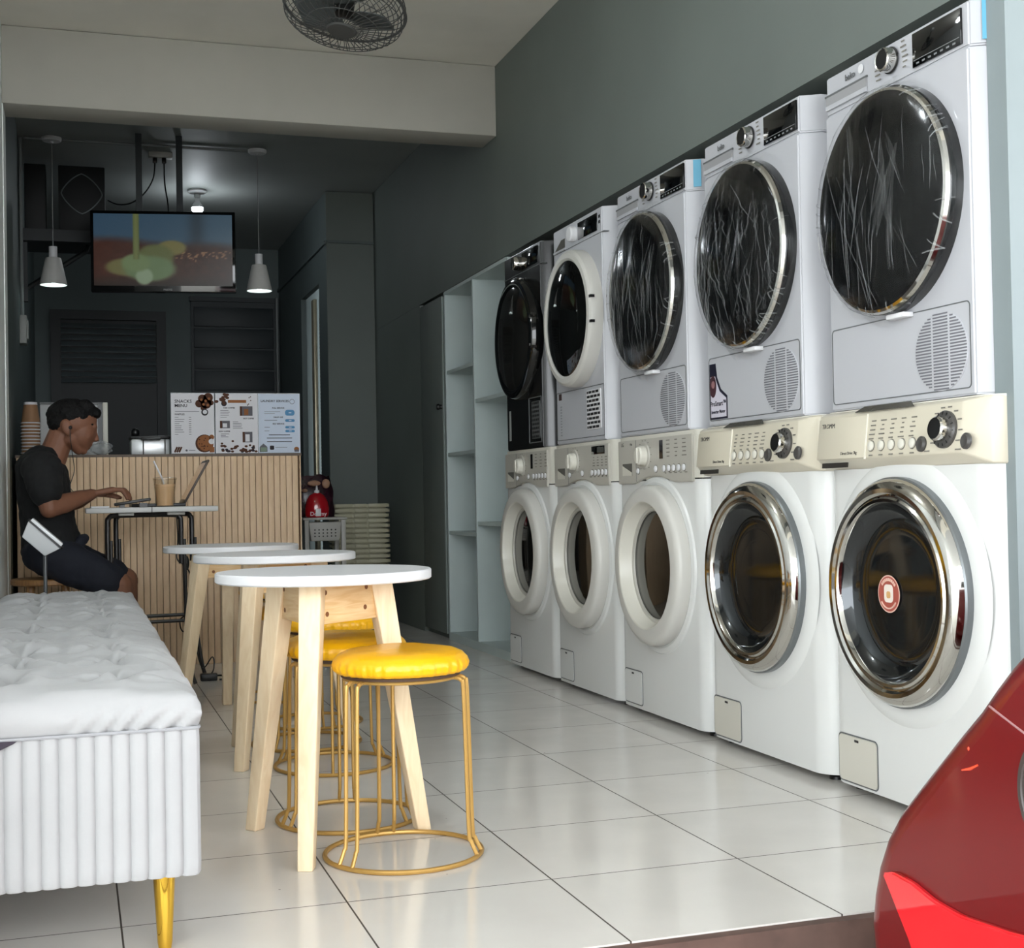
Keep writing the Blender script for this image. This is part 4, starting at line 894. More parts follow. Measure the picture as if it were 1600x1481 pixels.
# ================================================================== LIGHTS THE ROOM HAS, AND AN ADDED BULB
def pendant(x, y, label, first=None):
    if first: return dup(first, (x, y, ZC), 0, label)
    t = thing('pendant_lamp', label, 'pendant lamp', (x, y, ZC), 0, 'white cone pendant lamps over the counter')
    m = MB(); m.lathe([(0.052, -0.001), (0.052, -0.012), (0.046, -0.02), (0.01, -0.022), (0.008, -0.03), (0, -0.03)], n=32); m.build('canopy', TWHITE, t)
    m = MB(); m.tube([(0, 0, -0.03), (0, 0, -0.59)], 0.0024, n=6); m.build('cord', mat('grey_cord', (150, 150, 148), 0.6), t)
    m = MB(); m.lathe([(0.021, -0.59), (0.022, -0.595), (0.022, -0.648), (0.021, -0.65), (0, -0.65)], n=28); m.lathe([(0.0215, -0.59), (0, -0.589)], n=28, cap=False); m.build('socket_cover', TWHITE, t)
    m = MB(); m.lathe([(0.022, -0.648), (0.039, -0.652), (0.042, -0.658), (0.0715, -0.795), (0.0715, -0.798), (0.069, -0.798), (0.040, -0.66), (0.0, -0.656)], n=48, cap=False); m.build('shade', mat('white_shade', (206, 204, 200), 0.45), t)
    m = MB(); m.sphere((0, 0, -0.755), (0.03, 0.03, 0.036)); m.build('bulb', mat('glowing_bulb', (235, 250, 250), 0.4, emit=4.0, ecol=(228, 250, 250)), t)
    return t
pl = pendant(-0.088, 7.67, 'white cone pendant lamp hanging left of the television')
pendant(1.012, 7.67, 'white cone pendant lamp hanging right of the television', pl)
t = thing('ceiling_bulb', 'bare lit bulb in a ceiling socket behind the television', 'light bulb', (0.772, 8.75, ZC))
m = MB(); m.lathe([(0.06, 0), (0.06, -0.012), (0.05, -0.02), (0.02, -0.024), (0.02, -0.048), (0, -0.048)], n=32); m.build('socket', TWHITE, t)
m = MB(); m.lathe([(0.013, -0.046), (0.014, -0.07), (0.030, -0.095), (0.036, -0.112)], n=32, cap=False); m.build('bulb_collar', TWHITE, t)
m = MB(); m.lathe([(0.036, -0.112), (0.035, -0.128), (0.025, -0.142), (0, -0.148)], n=32, cap=False); m.lathe([(0.036, -0.112), (0, -0.111)], n=32, cap=False); m.build('bulb_globe', mat('bright_bulb', (240, 248, 255), 0.4, emit=16.0, ecol=(235, 246, 255)), t)
ld = bpy.data.lights.new('bulb_glow', 'POINT'); ld.energy = 1.0; ld.color = (0.9, 0.97, 1.0); ld.shadow_soft_size = 0.04; lo = bpy.data.objects.new('bulb_glow', ld); C.objects.link(lo); lo.parent = t; lo.location = (0, 0, -0.19)

added_bulb = dup(t, (0.35, 3.5, ZC), 0, 'added unseen ceiling bulb in the front part of the room, above the benches')  # unseen bulb guessed from dryer glints, added to brighten the room
for ch_ in added_bulb.children:
    if ch_.type == 'LIGHT': ch_.data = ch_.data.copy(); ch_.data.energy = 4.5; ch_.data.shadow_soft_size = 0.06
# ================================================================== TELEVISION
t = thing('television', 'black flat television on two ceiling poles showing a food picture', 'television', (0.478, 7.45, 2.092), R(-9))
TWd, THt = 0.755, 0.435
m = MB(); m.box(-TWd/2, TWd/2, -0.02, 0.025, -THt/2, THt/2, 0.004); m.box(-0.25, 0.25, 0.025, 0.06, -0.15, 0.12, 0.01); m.build('casing', GBLACK, t)
def tvcol(u, v):
    def mix(a, b, s): s = max(0, min(1, s)); return tuple(a[i]*(1-s)+b[i]*s for i in range(3))
    sky = mix((44, 66, 84), (52, 72, 86), u); sky = mix(sky, (36, 46, 54), math.exp(-((u-0.74)/0.06)**2)*0.8)
    gr = mix((56, 30, 22), (40, 26, 22), u); gr = mix(gr, (74, 44, 32), 0.5*(noise.noise(Vector((u*22, v*22, 1)))+0.2)); hz = 0.64-0.10*u+0.02*math.sin(u*9)
    c = mix(gr, sky, (v-hz+0.05)/0.12)
    c = mix(c, (26, 22, 18), (0.16-v)/0.2)
    if u > 0.5 and abs(v-0.42+0.08*noise.noise(Vector((u*9, 2, 2)))) < 0.05 and noise.noise(Vector((u*40, v*40, 3))) > 0.2: c = (112, 84, 62)
    yl = (98, 106, 58); g2 = (92, 108, 74)
    d = min(1.0, max(0.0, 0.0)); 
    def blob(cx, cy, rx, ry, col, soft=0.35):
        nonlocal c
        q = ((u-cx)/rx)**2+((v-cy)/ry)**2; c = mix(c, col, (1+soft-q)/soft/1.6)
    blob(0.56, 0.53, 0.10, 0.10, (96, 92, 54)); blob(0.44, 0.40, 0.13, 0.17, (78, 84, 50)); blob(0.25, 0.26, 0.16, 0.12, (90, 88, 54)); blob(0.40, 0.24, 0.18, 0.17, (84, 102, 72)); blob(0.36, 0.13, 0.06, 0.11, (112, 128, 104)); blob(0.30, 0.32, 0.10, 0.12, g2)
    if 0.277 < u < 0.327 and v > 0.36: c = mix((96, 102, 62), (72, 82, 50), abs(u-0.302)/0.025)
    return c
NX, NY = 112, 64; me = bpy.data.meshes.new('screen'); vs = []; fs = []
sw, sh = 0.722, 0.385
for j in range(NY+1):
    for i in range(NX+1): vs.append((-sw/2+sw*i/NX, -0.0212, -sh/2+0.008+sh*j/NY))
for j in range(NY):
    for i in range(NX): a = j*(NX+1)+i; fs.append((a, a+1, a+NX+2, a+NX+1))
me.from_pydata(vs, [], fs); ca = me.color_attributes.new('picture', 'FLOAT_COLOR', 'POINT')
for k, v in enumerate(vs): ca.data[k].color = lin(tvcol((k % (NX+1))/NX, (k//(NX+1))/NY))
sm = bpy.data.materials.new('tv_picture'); sm.use_nodes = True; p = sm.node_tree.nodes['Principled BSDF']; at = sm.node_tree.nodes.new('ShaderNodeAttribute'); at.attribute_name = 'picture'
p.inputs['Base Color'].default_value = (0.005, 0.005, 0.005, 1); p.inputs['Roughness'].default_value = 0.25; sm.node_tree.links.new(at.outputs['Color'], p.inputs['Emission Color']); p.inputs['Emission Strength'].default_value = 0.26
me.materials.append(sm); so = bpy.data.objects.new('screen', me); C.objects.link(so); so.parent = t
m = MB(); m.text('PRESTIZ', 0.013, fM(0.02, -0.2045, 0.0205), bold=0.0003); m.build('lettering', mat('silver_lettering', (150, 150, 150), 0.3), t)
t2 = thing('television_mount', 'pair of dark ceiling poles holding the television', 'bracket', (0.46, 7.47, 2.33))
for x in (-0.105, 0.107):
    m = MB(); m.box(x-0.016, x+0.016, 0.0, 0.032, -0.22, 0.399); m.build('pole', mat('dark_steel', (40, 45, 48), 0.5), t2)
m = MB(); m.box(-0.14, 0.14, 0.033, 0.05, -0.2, -0.03); m.build('cross_bar', BLACK, t2)
# ceiling outlet, cords, conduit
t = thing('ceiling_outlet', 'pale ceiling socket box with two plugs above the television', 'socket', (0.492, 7.86, ZC))
m = MB(); m.box(-0.065, 0.065, -0.03, 0.03, -0.03, 0.0, 0.004); m.build('box', LGREY, t)
for x in (-0.03, 0.02): m = MB(); m.box(x-0.012, x+0.012, -0.012, 0.012, -0.06, -0.03, 0.003); m.build('plug', BLACK, t)
m = MB(); m.tube([(0.512, 7.86, 2.67), (0.513, 7.84, 2.55), (0.52, 7.70, 2.40), (0.51, 7.53, 2.28)], 0.004, n=6, smooth=6); co_tv = m.build('power_cord', BLACK)
m = MB(); m.tube([(0.462, 7.86, 2.67), (0.45, 7.87, 2.58), (0.40, 7.9, 2.50), (0.33, 7.95, 2.455), (0.26, 8.0, 2.455), (0.21, 8.07, 2.49)], 0.004, n=6, smooth=6); co_sp = m.build('power_cord', BLACK)
m = MB(); m.tube([(-0.23, 7.67, ZC-0.010), (-0.142, 7.67, ZC-0.010)], 0.007, n=6); m.tube([(-0.034, 7.67, ZC-0.010), (0.958, 7.67, ZC-0.010)], 0.007, n=6); struct(m.build('trim_7', mat('grey_conduit', (120, 124, 124), 0.5)))
m = MB(); m.tube([(XL+0.012, 7.67, 2.72), (XL+0.012, 7.67, 1.76)], 0.009, n=6); struct(m.build('trim_8', mat('grey_conduit', (120, 124, 124), 0.5)))
t = thing('breaker_box', 'small pale wall box at the end of a conduit on left wall', 'electrical box', (XL, 7.63, 1.68))
m = MB(); m.box(0.0, 0.036, -0.06, 0.06, -0.075, 0.075, 0.004); m.build('case', mat('offwhite_box', (150, 152, 148), 0.5), t)
m = MB(); m.box(0.036, 0.044, -0.045, 0.045, -0.05, 0.05, 0.002); m.build('cover', mat('offwhite_box', (150, 152, 148), 0.5), t)
m = MB(); m.tube([(1.535, 10.62, 2.335), (1.535, 10.62, 1.35)], 0.012, n=6); struct(m.build('trim_10', mat('grey_conduit', (120, 124, 124), 0.5)))
# loudspeakers on a shelf
m = MB(); m.box(XL+0.001, 0.13, 8.02, 8.40, 2.235, 2.302); m.tube([(XL+0.03, 8.1, 1.98), (0.09, 8.1, 2.2), (0.1, 8.1, 2.236)], 0.014, n=6); m.box(XL+0.001, XL+0.03, 8.08, 8.12, 1.9, 2.235); tag(m.build('wall_shelf', mat('black_shelf', (32, 36, 38), 0.5)), 'dark wall shelf with diagonal brace carrying the black loudspeakers', 'shelf')
t = thing('loudspeaker', 'black box loudspeaker with rounded diamond ring, left of the television', 'loudspeaker', (0.067, 8.06, 2.303))
m = MB(); m.box(-0.127, 0.127, 0.0, 0.26, 0.0, 0.375, 0.006); m.build('cabinet', mat('speaker_black', (13, 15, 17), 0.6), t)
m = MB(); pts = []
for k in range(40):
    a = 2*math.pi*k/40; e = 1.35; c, s = math.cos(a), math.sin(a); r = 0.112/((abs(c)**e+abs(s)**e)**(1/e)); pts.append((r*c, -0.003, 0.215+r*s*1.02))
m.tube(pts, 0.0035, n=6, closed=True); m.build('grille_ring', mat('dull_chrome', (92, 98, 100), 0.4, metal=0.3), t)
bpy.context.view_layer.update()
for co, pt in ((co_sp, t), (co_tv, bpy.data.objects['television'])): co.parent = pt; co.matrix_parent_inverse = pt.matrix_world.inverted()
t = thing('loudspeaker', 'narrow plain black box loudspeaker in the corner above the counter', 'loudspeaker', (-0.185, 8.06, 2.303))
m = MB(); m.box(-0.058, 0.058, 0.0, 0.24, 0.0, 0.375, 0.006); m.build('cabinet', mat('speaker_black', (13, 15, 17), 0.6), t)

# ================================================================== ORBIT FAN ON THE CEILING
t = thing('orbit_fan', 'dark wire-caged orbit fan hanging from the ceiling at top of view', 'fan', (0.86, 4.32, ZC))
FD = mat('fan_dark_wire', (62, 62, 60), 0.5); 
m = MB(); m.lathe([(0.085, 0), (0.085, -0.02), (0.06, -0.045), (0.02, -0.05), (0, -0.05)], n=32); m.build('ceiling_base', TWHITE, t)
m = MB(); m.tube([(0, 0, -0.045), (0, 0.02, -0.13), (0.0, 0.02, -0.19)], 0.014, n=10, smooth=4); m.build('arm', BLACK, t)
FM = T(0, 0, -0.385) @ RZ(20) @ RY(13) @ RX(-4)
c_ = MB()
def crings(lst, rw):
    for r, z in lst: c_.tube([(r*math.cos(2*math.pi*k/64), r*math.sin(2*math.pi*k/64), z) for k in range(64)], rw, n=5, closed=True, M=FM)
crings([(0.20, 0.0)], 0.0048); crings([(0.192, -0.035), (0.165, -0.058), (0.12, -0.07), (0.07, -0.075), (0.19, 0.04), (0.15, 0.075), (0.08, 0.09)], 0.0016)
for k in range(44):
    a = 2*math.pi*k/44; b = a+0.28; P = []
    for r, z, f in ((0.045, -0.076, 0.0), (0.12, -0.07, 0.3), (0.165, -0.058, 0.6), (0.192, -0.035, 0.85), (0.20, 0.0, 1.0)): P.append((r*math.cos(a+0.28*f), r*math.sin(a+0.28*f), z))
    c_.tube(P, 0.0015, n=4, smooth=3, M=FM); P = []
    for r, z, f in ((0.2, 0.0, 0.0), (0.19, 0.04, 0.3), (0.15, 0.075, 0.6), (0.08, 0.09, 1.0)): P.append((r*math.cos(b-0.4*f), r*math.sin(b-0.4*f), z))
    c_.tube(P, 0.0015, n=4, smooth=3, M=FM)
c_.lathe([(0.05, -0.078), (0.045, -0.083), (0, -0.084)], n=28, M=FM); c_.build('cage', FD, t)
m = MB(); m.lathe([(0.0, 0.2), (0.05, 0.195), (0.06, 0.17), (0.06, 0.10), (0.04, 0.085), (0.02, 0.03), (0.03, 0.02), (0.03, -0.02), (0, -0.025)], n=28, M=FM); m.build('motor', BLACK, t)
for k in range(3):
    m = MB(); MM = FM @ RZ(120*k)
    def bl(i, j): 
        r = 0.03+0.14*i; wd = 0.035+0.05*math.sin(math.pi*min(1, i*0.85+0.1)); y = (j-0.5)*2*wd; return MM @ Vector((r, y, 0.018*(j-0.5)*2))
    m.grid(bl, 10, 6); bb = m.build('blade', mat('grey_blade', (70, 74, 74), 0.4), t); sd = bb.modifiers.new('thick', 'SOLIDIFY'); sd.thickness = 0.003
# ================================================================== LAUNDRY CORNER
t = thing('plastic_rack', 'light grey plastic rack beside the counter holding detergent', 'rack', (1.27, 7.25, 0))
for sx_ in (-1, 1):
    for sy in (-1, 1): m = MB(); m.box(sx_*0.098-0.012, sx_*0.098+0.012, sy*0.10-0.012, sy*0.10+0.012, 0.0, 0.642, 0.003); m.build('post', LGREY, t)
m = MB(); m.box(-0.118, 0.118, -0.12, 0.12, 0.642, 0.655, 0.004); m.build('top_tray', LGREY, t)
for z0 in (0.53, 0.18):
    m = MB(); m.hull([(-0.088, -0.108, z0+0.1), (0.088, -0.108, z0+0.1), (-0.075, -0.104, z0), (0.075, -0.104, z0), (-0.084, 0.08, z0+0.1), (0.084, 0.08, z0+0.1), (-0.075, 0.08, z0), (0.075, 0.08, z0)], bev=0.004)
    for i in range(6):
        for j in range(4): m.lathe([(0.0042, 0), (0.0042, 0.0012), (0, 0.0012)], M=fM(-0.055+0.022*i, z0+0.025+0.017*j, 0.1055), n=10, mi=1)
    m.build('basket_drawer', [LGREY, DARKTXT], t)
def bag2(i, j):
    a = 2*math.pi*i; s = j; e = 0.75; c, sn = math.cos(a), math.sin(a); rx = 0.105*(1-0.25*s**3); ry = 0.05*(1-0.75*s**2); k = 1+0.08*noise.noise(Vector((c*2, sn*2, s*4)))
    return (1.245+rx*k*(abs(c)**e)*(1 if c > 0 else -1), 7.31+ry*k*(abs(sn)**e)*(1 if sn > 0 else -1), 0.656+0.225*s+0.012*noise.noise(Vector((c*2, s*3, 5)))*s)
t = thing('detergent_bag', 'dark maroon refill pouch standing behind the red bottle on grey rack', 'pouch', (0, 0, 0))
m = MB(); m.grid(bag2, 40, 16, closed_u=True); m.build('pouch', mat('maroon_film', (42, 14, 26), 0.25, noise_amt=0.6, noise_scale=18), t)
m = MB(); m.sphere((1.235, 7.265, 0.838), (0.035, 0.012, 0.016)); m.sphere((1.30, 7.268, 0.835), (0.022, 0.012, 0.026)); m.sphere((1.185, 7.27, 0.80), (0.016, 0.012, 0.01)); m.build('printed_flowers', mat('tan_flower_print', (170, 130, 104), 0.5), t)
t = thing('softener_bottle', 'rounded red softener bottle with pale lettering on top of grey rack', 'bottle', (1.235, 7.185, 0.656))
m = MB(); m.lathe([(0.055, 0.0), (0.063, 0.008), (0.064, 0.05), (0.058, 0.085), (0.042, 0.115), (0.02, 0.13), (0, 0.132)], n=40, squash=0.62); m.build('bottle', mat('glossy_red_plastic', (168, 18, 30), 0.12, coat=0.5), t)
m = MB(); m.lathe([(0.014, 0.128), (0.014, 0.142), (0.006, 0.146), (0.004, 0.168), (0, 0.17)], n=20); m.build('cap', TWHITE, t)
m = MB(); m.text('Downy', 0.03, fM(0.0, 0.018, 0.0415), bold=0.0005); m.build('lettering', mat('pale_pink_letter', (232, 196, 200), 0.4), t)
m = MB(); m.box(-0.014, 0.014, -0.0425, -0.0395, 0.006, 0.046, 0.001); m.build('label', TWHITE, t)
def basket():
    t = thing('laundry_basket', '', 'basket', (0, 0, 0), 0, 'nested beige plastic baskets in a tall stack')
    m = MB()
    def wall(i, j):
        a = 2*math.pi*i; c, s = math.cos(a), math.sin(a); e = 0.32; f = 0.86+0.14*j
        return (0.158*f*(abs(c)**e)*(1 if c > 0 else -1), 0.12*f*(abs(s)**e)*(1 if s > 0 else -1), 0.008+0.112*j)
    m.grid(wall, 48, 3, closed_u=True); m.prism(rrect(-0.134, 0.134, -0.101, 0.101, 0.02), 0.004, 0.009); m.build('tub', GREIGE, t)
    m = MB(); ring_frame(m, -0.168, 0.168, -0.13, 0.13, 0.02, 0.011, Matrix.Identity(4), 0.106, 0.122)
    for u0, u1 in ((-0.155, -0.052), (-0.04, 0.03), (0.042, 0.155)): m.box(u0, u1, -0.1345, -0.128, 0.104, 0.125, 0.002)
    m.box(0.166, 0.173, -0.08, 0.08, 0.104, 0.123, 0.002); m.build('rim', GREIGE, t)
    return t
bk = basket(); NB = 21
for k in range(NB):
    z = 0.0+0.0298*k; lab = 'beige plastic laundry basket, topmost of the tall stack by the right wall' if k == NB-1 else 'beige plastic laundry basket nested in the tall stack below the topmost one'
    if k == 0: bk.location = (1.615, 7.95, z); bk.rotation_euler = (0, 0, R(-4)); bk['label'] = lab
    else: dup(bk, (1.615+random.uniform(-0.003, 0.003), 7.95, z), R(-4+random.uniform(-1, 1)), lab, 'nested beige plastic baskets in a tall stack')

# ================================================================== LAPTOP TABLE AND WHAT LIES ON IT
TT = 0.733
t = thing('laptop_table', 'folding laptop table with pale top and black tube legs before the counter', 'table', (0, 0, 0))
m = MB(); m.box(0.045, 0.56, 5.60, 6.0, TT-0.022, TT, 0.005); m.box(0.297, 0.3, 5.599, 6.001, TT-0.0225, TT+0.0003, mi=1); m.build('tabletop', [mat('grey_white_laminate', (196, 196, 194), 0.4), DARKTXT], t)
TB = mat('black_tube', (26, 22, 20), 0.35)
for (xa, xb, y) in ((0.128, 0.415, 5.668), (0.168, 0.478, 5.915)):
    m = MB(); m.tube([(xa, y, 0.50), (xa, y, 0.66), (xa+0.006, y, 0.69), (xa+0.04, y, 0.7005), (xb-0.04, y, 0.7005), (xb-0.006, y, 0.69), (xb, y, 0.66), (xb, y, 0.50)], 0.0105, n=10, smooth=5); m.build('upper_frame', TB, t)
    for x, sg in ((xa, 0.012), (xb, 0.0)):
        m = MB(); m.tube([(x+0.012, y, 0.60), (x+0.014, y, 0.40), (x+0.018, y, 0.20), (x+0.035, y, 0.06), (x+0.05, y, 0.008)], 0.0085, n=10, smooth=4); m.build('leg', TB, t)
m = MB(); m.tube([(0.145, 5.67, 0.29), (0.43, 5.67, 0.292)], 0.007, n=8); m.tube([(0.145, 5.67, 0.266), (0.43, 5.67, 0.268)], 0.007, n=8); m.build('stretcher', TB, t)
m = MB(); m.box(0.17, 0.23, 5.63, 5.70, TT-0.034, TT-0.022, 0.003); m.box(0.36, 0.43, 5.63, 5.70, TT-0.034, TT-0.022, 0.003); m.build('leg_bracket', LGREY, t)
t = thing('laptop', 'dark laptop opened towards the seated person on the folding table', 'laptop', (0.435, 5.84, TT))
m = MB(); m.box(-0.21, 0.005, -0.13, 0.14, 0.0, 0.014, 0.003); m.build('base', BLACK, t)
m = MB(); m.box(-0.005, 0.004, -0.13, 0.14, 0.0, 0.205, 0.003, M=T(0.0, 0, 0.012) @ RY(29.5)); sc_ = m.build('screen_lid', mat('laptop_shell', (60, 50, 44), 0.35, metal=0.3), t)
m = MB(); m.box(-0.0062, -0.0052, -0.12, 0.13, 0.015, 0.19, M=T(0.0, 0, 0.012) @ RY(29.5)); m.build('screen', mat('warm_screen', (120, 96, 74), 0.2, emit=0.12, ecol=(150, 120, 90)), sc_)
m = MB(); m.box(-0.07, 0.072, -0.042, 0.042, 0.0, 0.012, 0.003, M=T(0.225, 5.655, TT+0.0155) @ RY(-8)); m.box(-0.055, -0.035, -0.035, 0.035, -0.012, 0.0, M=T(0.23, 5.655, TT+0.0125)); m.box(0.03, 0.06, -0.035, 0.035, -0.012, 0.004, M=T(0.222, 5.655, TT+0.0125)); tag(m.build('keyboard', BLACK), 'small tilted black keyboard under the hands of the seated person', 'keyboard')
m = MB(); m.box(0.065, 0.135, 5.61, 5.80, TT, TT+0.006, 0.001); tag(m.build('notepad', PAPER), 'white notepad at left end of folding table under the wrist', 'notepad')
t = thing('drink_cup', 'clear plastic cup of iced coffee with straw beside the laptop', 'cup', (0.352, 5.64, TT))
m = MB(); m.lathe([(0.0325, 0.0), (0.034, 0.003), (0.0445, 0.105), (0.0465, 0.108), (0.0465, 0.112), (0.0435, 0.111), (0.033, 0.004), (0, 0.003)], n=36, cap=False); m.build('cup_wall', glass_mat('clear_plastic', (250, 248, 244), 0.15), t)
m = MB(); m.lathe([(0.0325, 0.0045), (0.0415, 0.09), (0, 0.091)], n=36); m.build('drink', mat('milky_coffee', (214, 180, 142), 0.4), t)
m = MB(); m.lathe([(0.047, 0.110), (0.047, 0.116), (0.04, 0.118), (0.012, 0.119), (0, 0.119)], n=36); m.build('lid', glass_mat('clear_plastic', (250, 248, 244), 0.15), t)
m = MB(); m.tube([(0.012, 0, 0.02), (-0.008, 0, 0.11), (-0.042, 0, 0.185)], 0.0035, n=8); m.build('straw', PAPER, t)
# cables and adapter
m = MB(); m.tube([(0.40, 5.69, 0.705), (0.405, 5.70, 0.60), (0.40, 5.70, 0.52), (0.43, 5.68, 0.49), (0.455, 5.69, 0.44), (0.44, 5.69, 0.36), (0.45, 5.69, 0.30), (0.41, 5.70, 0.27), (0.42, 5.7, 0.22), (0.47, 5.72, 0.24), (0.48, 5.74, 0.30), (0.47, 5.75, 0.2), (0.50, 5.77, 0.06), (0.545, 5.79, 0.10), (0.55, 5.79, 0.05), (0.53, 5.79, 0.018)], 0.0028, n=6, smooth=6); tag(m.build('charger_cable', BLACK), 'thin dark charger cable looping down the right leg of folding table', 'cable')
m = MB(); m.box(0.425, 0.44, 5.685, 5.71, 0.40, 0.47, 0.004, M=None); m.sphere((0.437, 5.69, 0.50), (0.012, 0.012, 0.03)); tag(m.build('cable_plug', BLACK), 'black plug dangling on the cable below the folding table', 'plug')
t = thing('power_adapter', 'black power adapter with looped lead lying on the floor near counter', 'adapter', (0.54, 5.80, 0))
m = MB(); m.box(-0.045, 0.025, -0.02, 0.02, 0.0, 0.032, 0.006); m.build('brick', BLACK, t)
m = MB(); m.tube([(0.024, 0, 0.02), (0.05, 0.0, 0.018), (0.075, -0.01, 0.008), (0.06, -0.03, 0.006), (0.03, -0.03, 0.006)], 0.004, n=6, smooth=5); m.build('lead', BLACK, t)

# ================================================================== TILTED LAMP AND WOODEN STOOL
t = thing('panel_lamp', 'small tilted white panel lamp on a thin stand behind the benches', 'lamp', (-0.10, 5.16, 0))
m = MB(); m.lathe([(0.07, 0), (0.07, 0.008), (0.012, 0.014), (0.009, 0.02)], n=28); m.build('base', BLACK, t)
m = MB(); m.tube([(0, 0, 0.014), (0, 0, 0.60)], 0.007, n=10); m.build('pole', mat('dull_steel', (90, 92, 94), 0.4, metal=0.6), t)
PMx = T(0.002, 0, 0.645) @ RY(43)
m = MB(); m.hull([(-0.075, -0.045, 0.0), (0.075, -0.045, 0.0), (0.075, 0.09, 0.0), (-0.075, 0.09, 0.0), (-0.052, -0.03, -0.06), (0.052, -0.03, -0.06), (0.052, 0.075, -0.06), (-0.052, 0.075, -0.06)], bev=0.004, M=PMx); m.build('housing', mat('satin_white_case', (226, 228, 230), 0.2), t)
m = MB(); ring_frame(m, -0.078, 0.078, -0.048, 0.093, 0.006, 0.006, PMx, -0.004, 0.003, 0); m.build('rim', BLACK, t)
m = MB(); m.box(-0.07, 0.07, -0.041, 0.086, 0.0, 0.014, 0.003, M=PMx); m.build('face', mat('white_face', (244, 246, 248), 0.2), t)
t = thing('wooden_stool', 'brown wooden stool under the seated person', 'stool', (-0.10, 5.66, 0))
WD = wood_mat('brown_stool_wood', (120, 84, 48), (150, 110, 66), 0.5)
m = MB(); m.lathe([(0.135, 0.435), (0.14, 0.44), (0.14, 0.455), (0.135, 0.46), (0, 0.46)], n=40); m.build('seat', WD, t)
for k in range(4):
    a = R(45+90*k); m = MB(); m.tube([(0.125*math.cos(a), 0.125*math.sin(a), 0.0), (0.09*math.cos(a), 0.09*math.sin(a), 0.436)], [0.013, 0.016], n=10); m.build('leg', WD, t)
m = MB(); m.tube([(0.115*math.cos(2*math.pi*k/32), 0.115*math.sin(2*math.pi*k/32), 0.15) for k in range(32)], 0.006, n=6, closed=True); m.build('foot_ring', WD, t)

# ================================================================== SEATED PERSON
def remeshed(mb, name, m, parent, vox, smooth=6, disp=None):
    o = mb.build(name, m); rm = o.modifiers.new('r', 'REMESH'); rm.mode = 'VOXEL'; rm.voxel_size = vox
    if smooth: s = o.modifiers.new('s', 'SMOOTH'); s.iterations = smooth; s.factor = 0.5
    dg = bpy.context.evaluated_depsgraph_get(); me = bpy.data.meshes.new_from_object(o.evaluated_get(dg))
    for p in me.polygons: p.use_smooth = True
    if disp:
        for v in me.vertices: v.co = disp(v.co.copy(), v.normal.copy())
    o.modifiers.clear(); old = o.data; o.data = me; bpy.data.meshes.remove(old); me.name = name
    if not me.materials: me.materials.append(m)
    o.parent = parent; return o
PY = 5.65
per = thing('person', 'person in black t-shirt and navy shorts typing at the folding laptop table', 'person', (0, 0, 0))
b = MB(); cap = b.capsule
# head: skull, face, jaw, brow, nose, lips, chin, ears
b.sphere((0.000, PY, 1.082), (0.094, 0.076, 0.082))
b.sphere((0.030, PY, 1.038), (0.062, 0.064, 0.078), M=RY(18))
cap((-0.008, PY-0.038, 1.005), 0.028, (0.022, PY-0.012, 0.966), 0.020); cap((-0.008, PY+0.038, 1.005), 0.028, (0.022, PY+0.012, 0.966), 0.020)
cap((0.036, PY, 1.01), (0.034, 0.045, 0.035), (0.026, PY, 0.970), (0.026, 0.028, 0.02))
b.sphere((0.038, PY, 0.960), (0.017, 0.018, 0.014))
cap((0.080, PY-0.03, 1.058), 0.013, (0.083, PY+0.03, 1.058), 0.013)
cap((0.082, PY, 1.044), (0.009, 0.008, 0.01), (0.088, PY, 1.006), (0.013, 0.012, 0.009)); b.sphere((0.072, PY-0.012, 1.006), 0.008); b.sphere((0.072, PY+0.012, 1.006), 0.008)
cap((0.058, PY-0.016, 0.988), 0.0085, (0.066, PY+0.0, 0.988), 0.0095); cap((0.058, PY+0.016, 0.988), 0.0085, (0.066, PY+0.0, 0.988), 0.0095)
cap((0.054, PY-0.014, 0.975), 0.0085, (0.058, PY+0.0, 0.975), 0.0092); cap((0.054, PY+0.014, 0.975), 0.0085, (0.058, PY+0.0, 0.975), 0.0092)
for s in (-1, 1):
    b.sphere((0.046, PY+s*0.041, 1.020), (0.024, 0.016, 0.020))
    b.sphere((-0.022, PY+s*0.077, 1.052), (0.020, 0.009, 0.031), M=RY(-14)); b.sphere((-0.014, PY+s*0.073, 1.028), (0.010, 0.008, 0.012))
cap((-0.045, PY, 1.02), (0.052, 0.052, 0.05), (-0.082, PY, 0.925), (0.058, 0.062, 0.05))
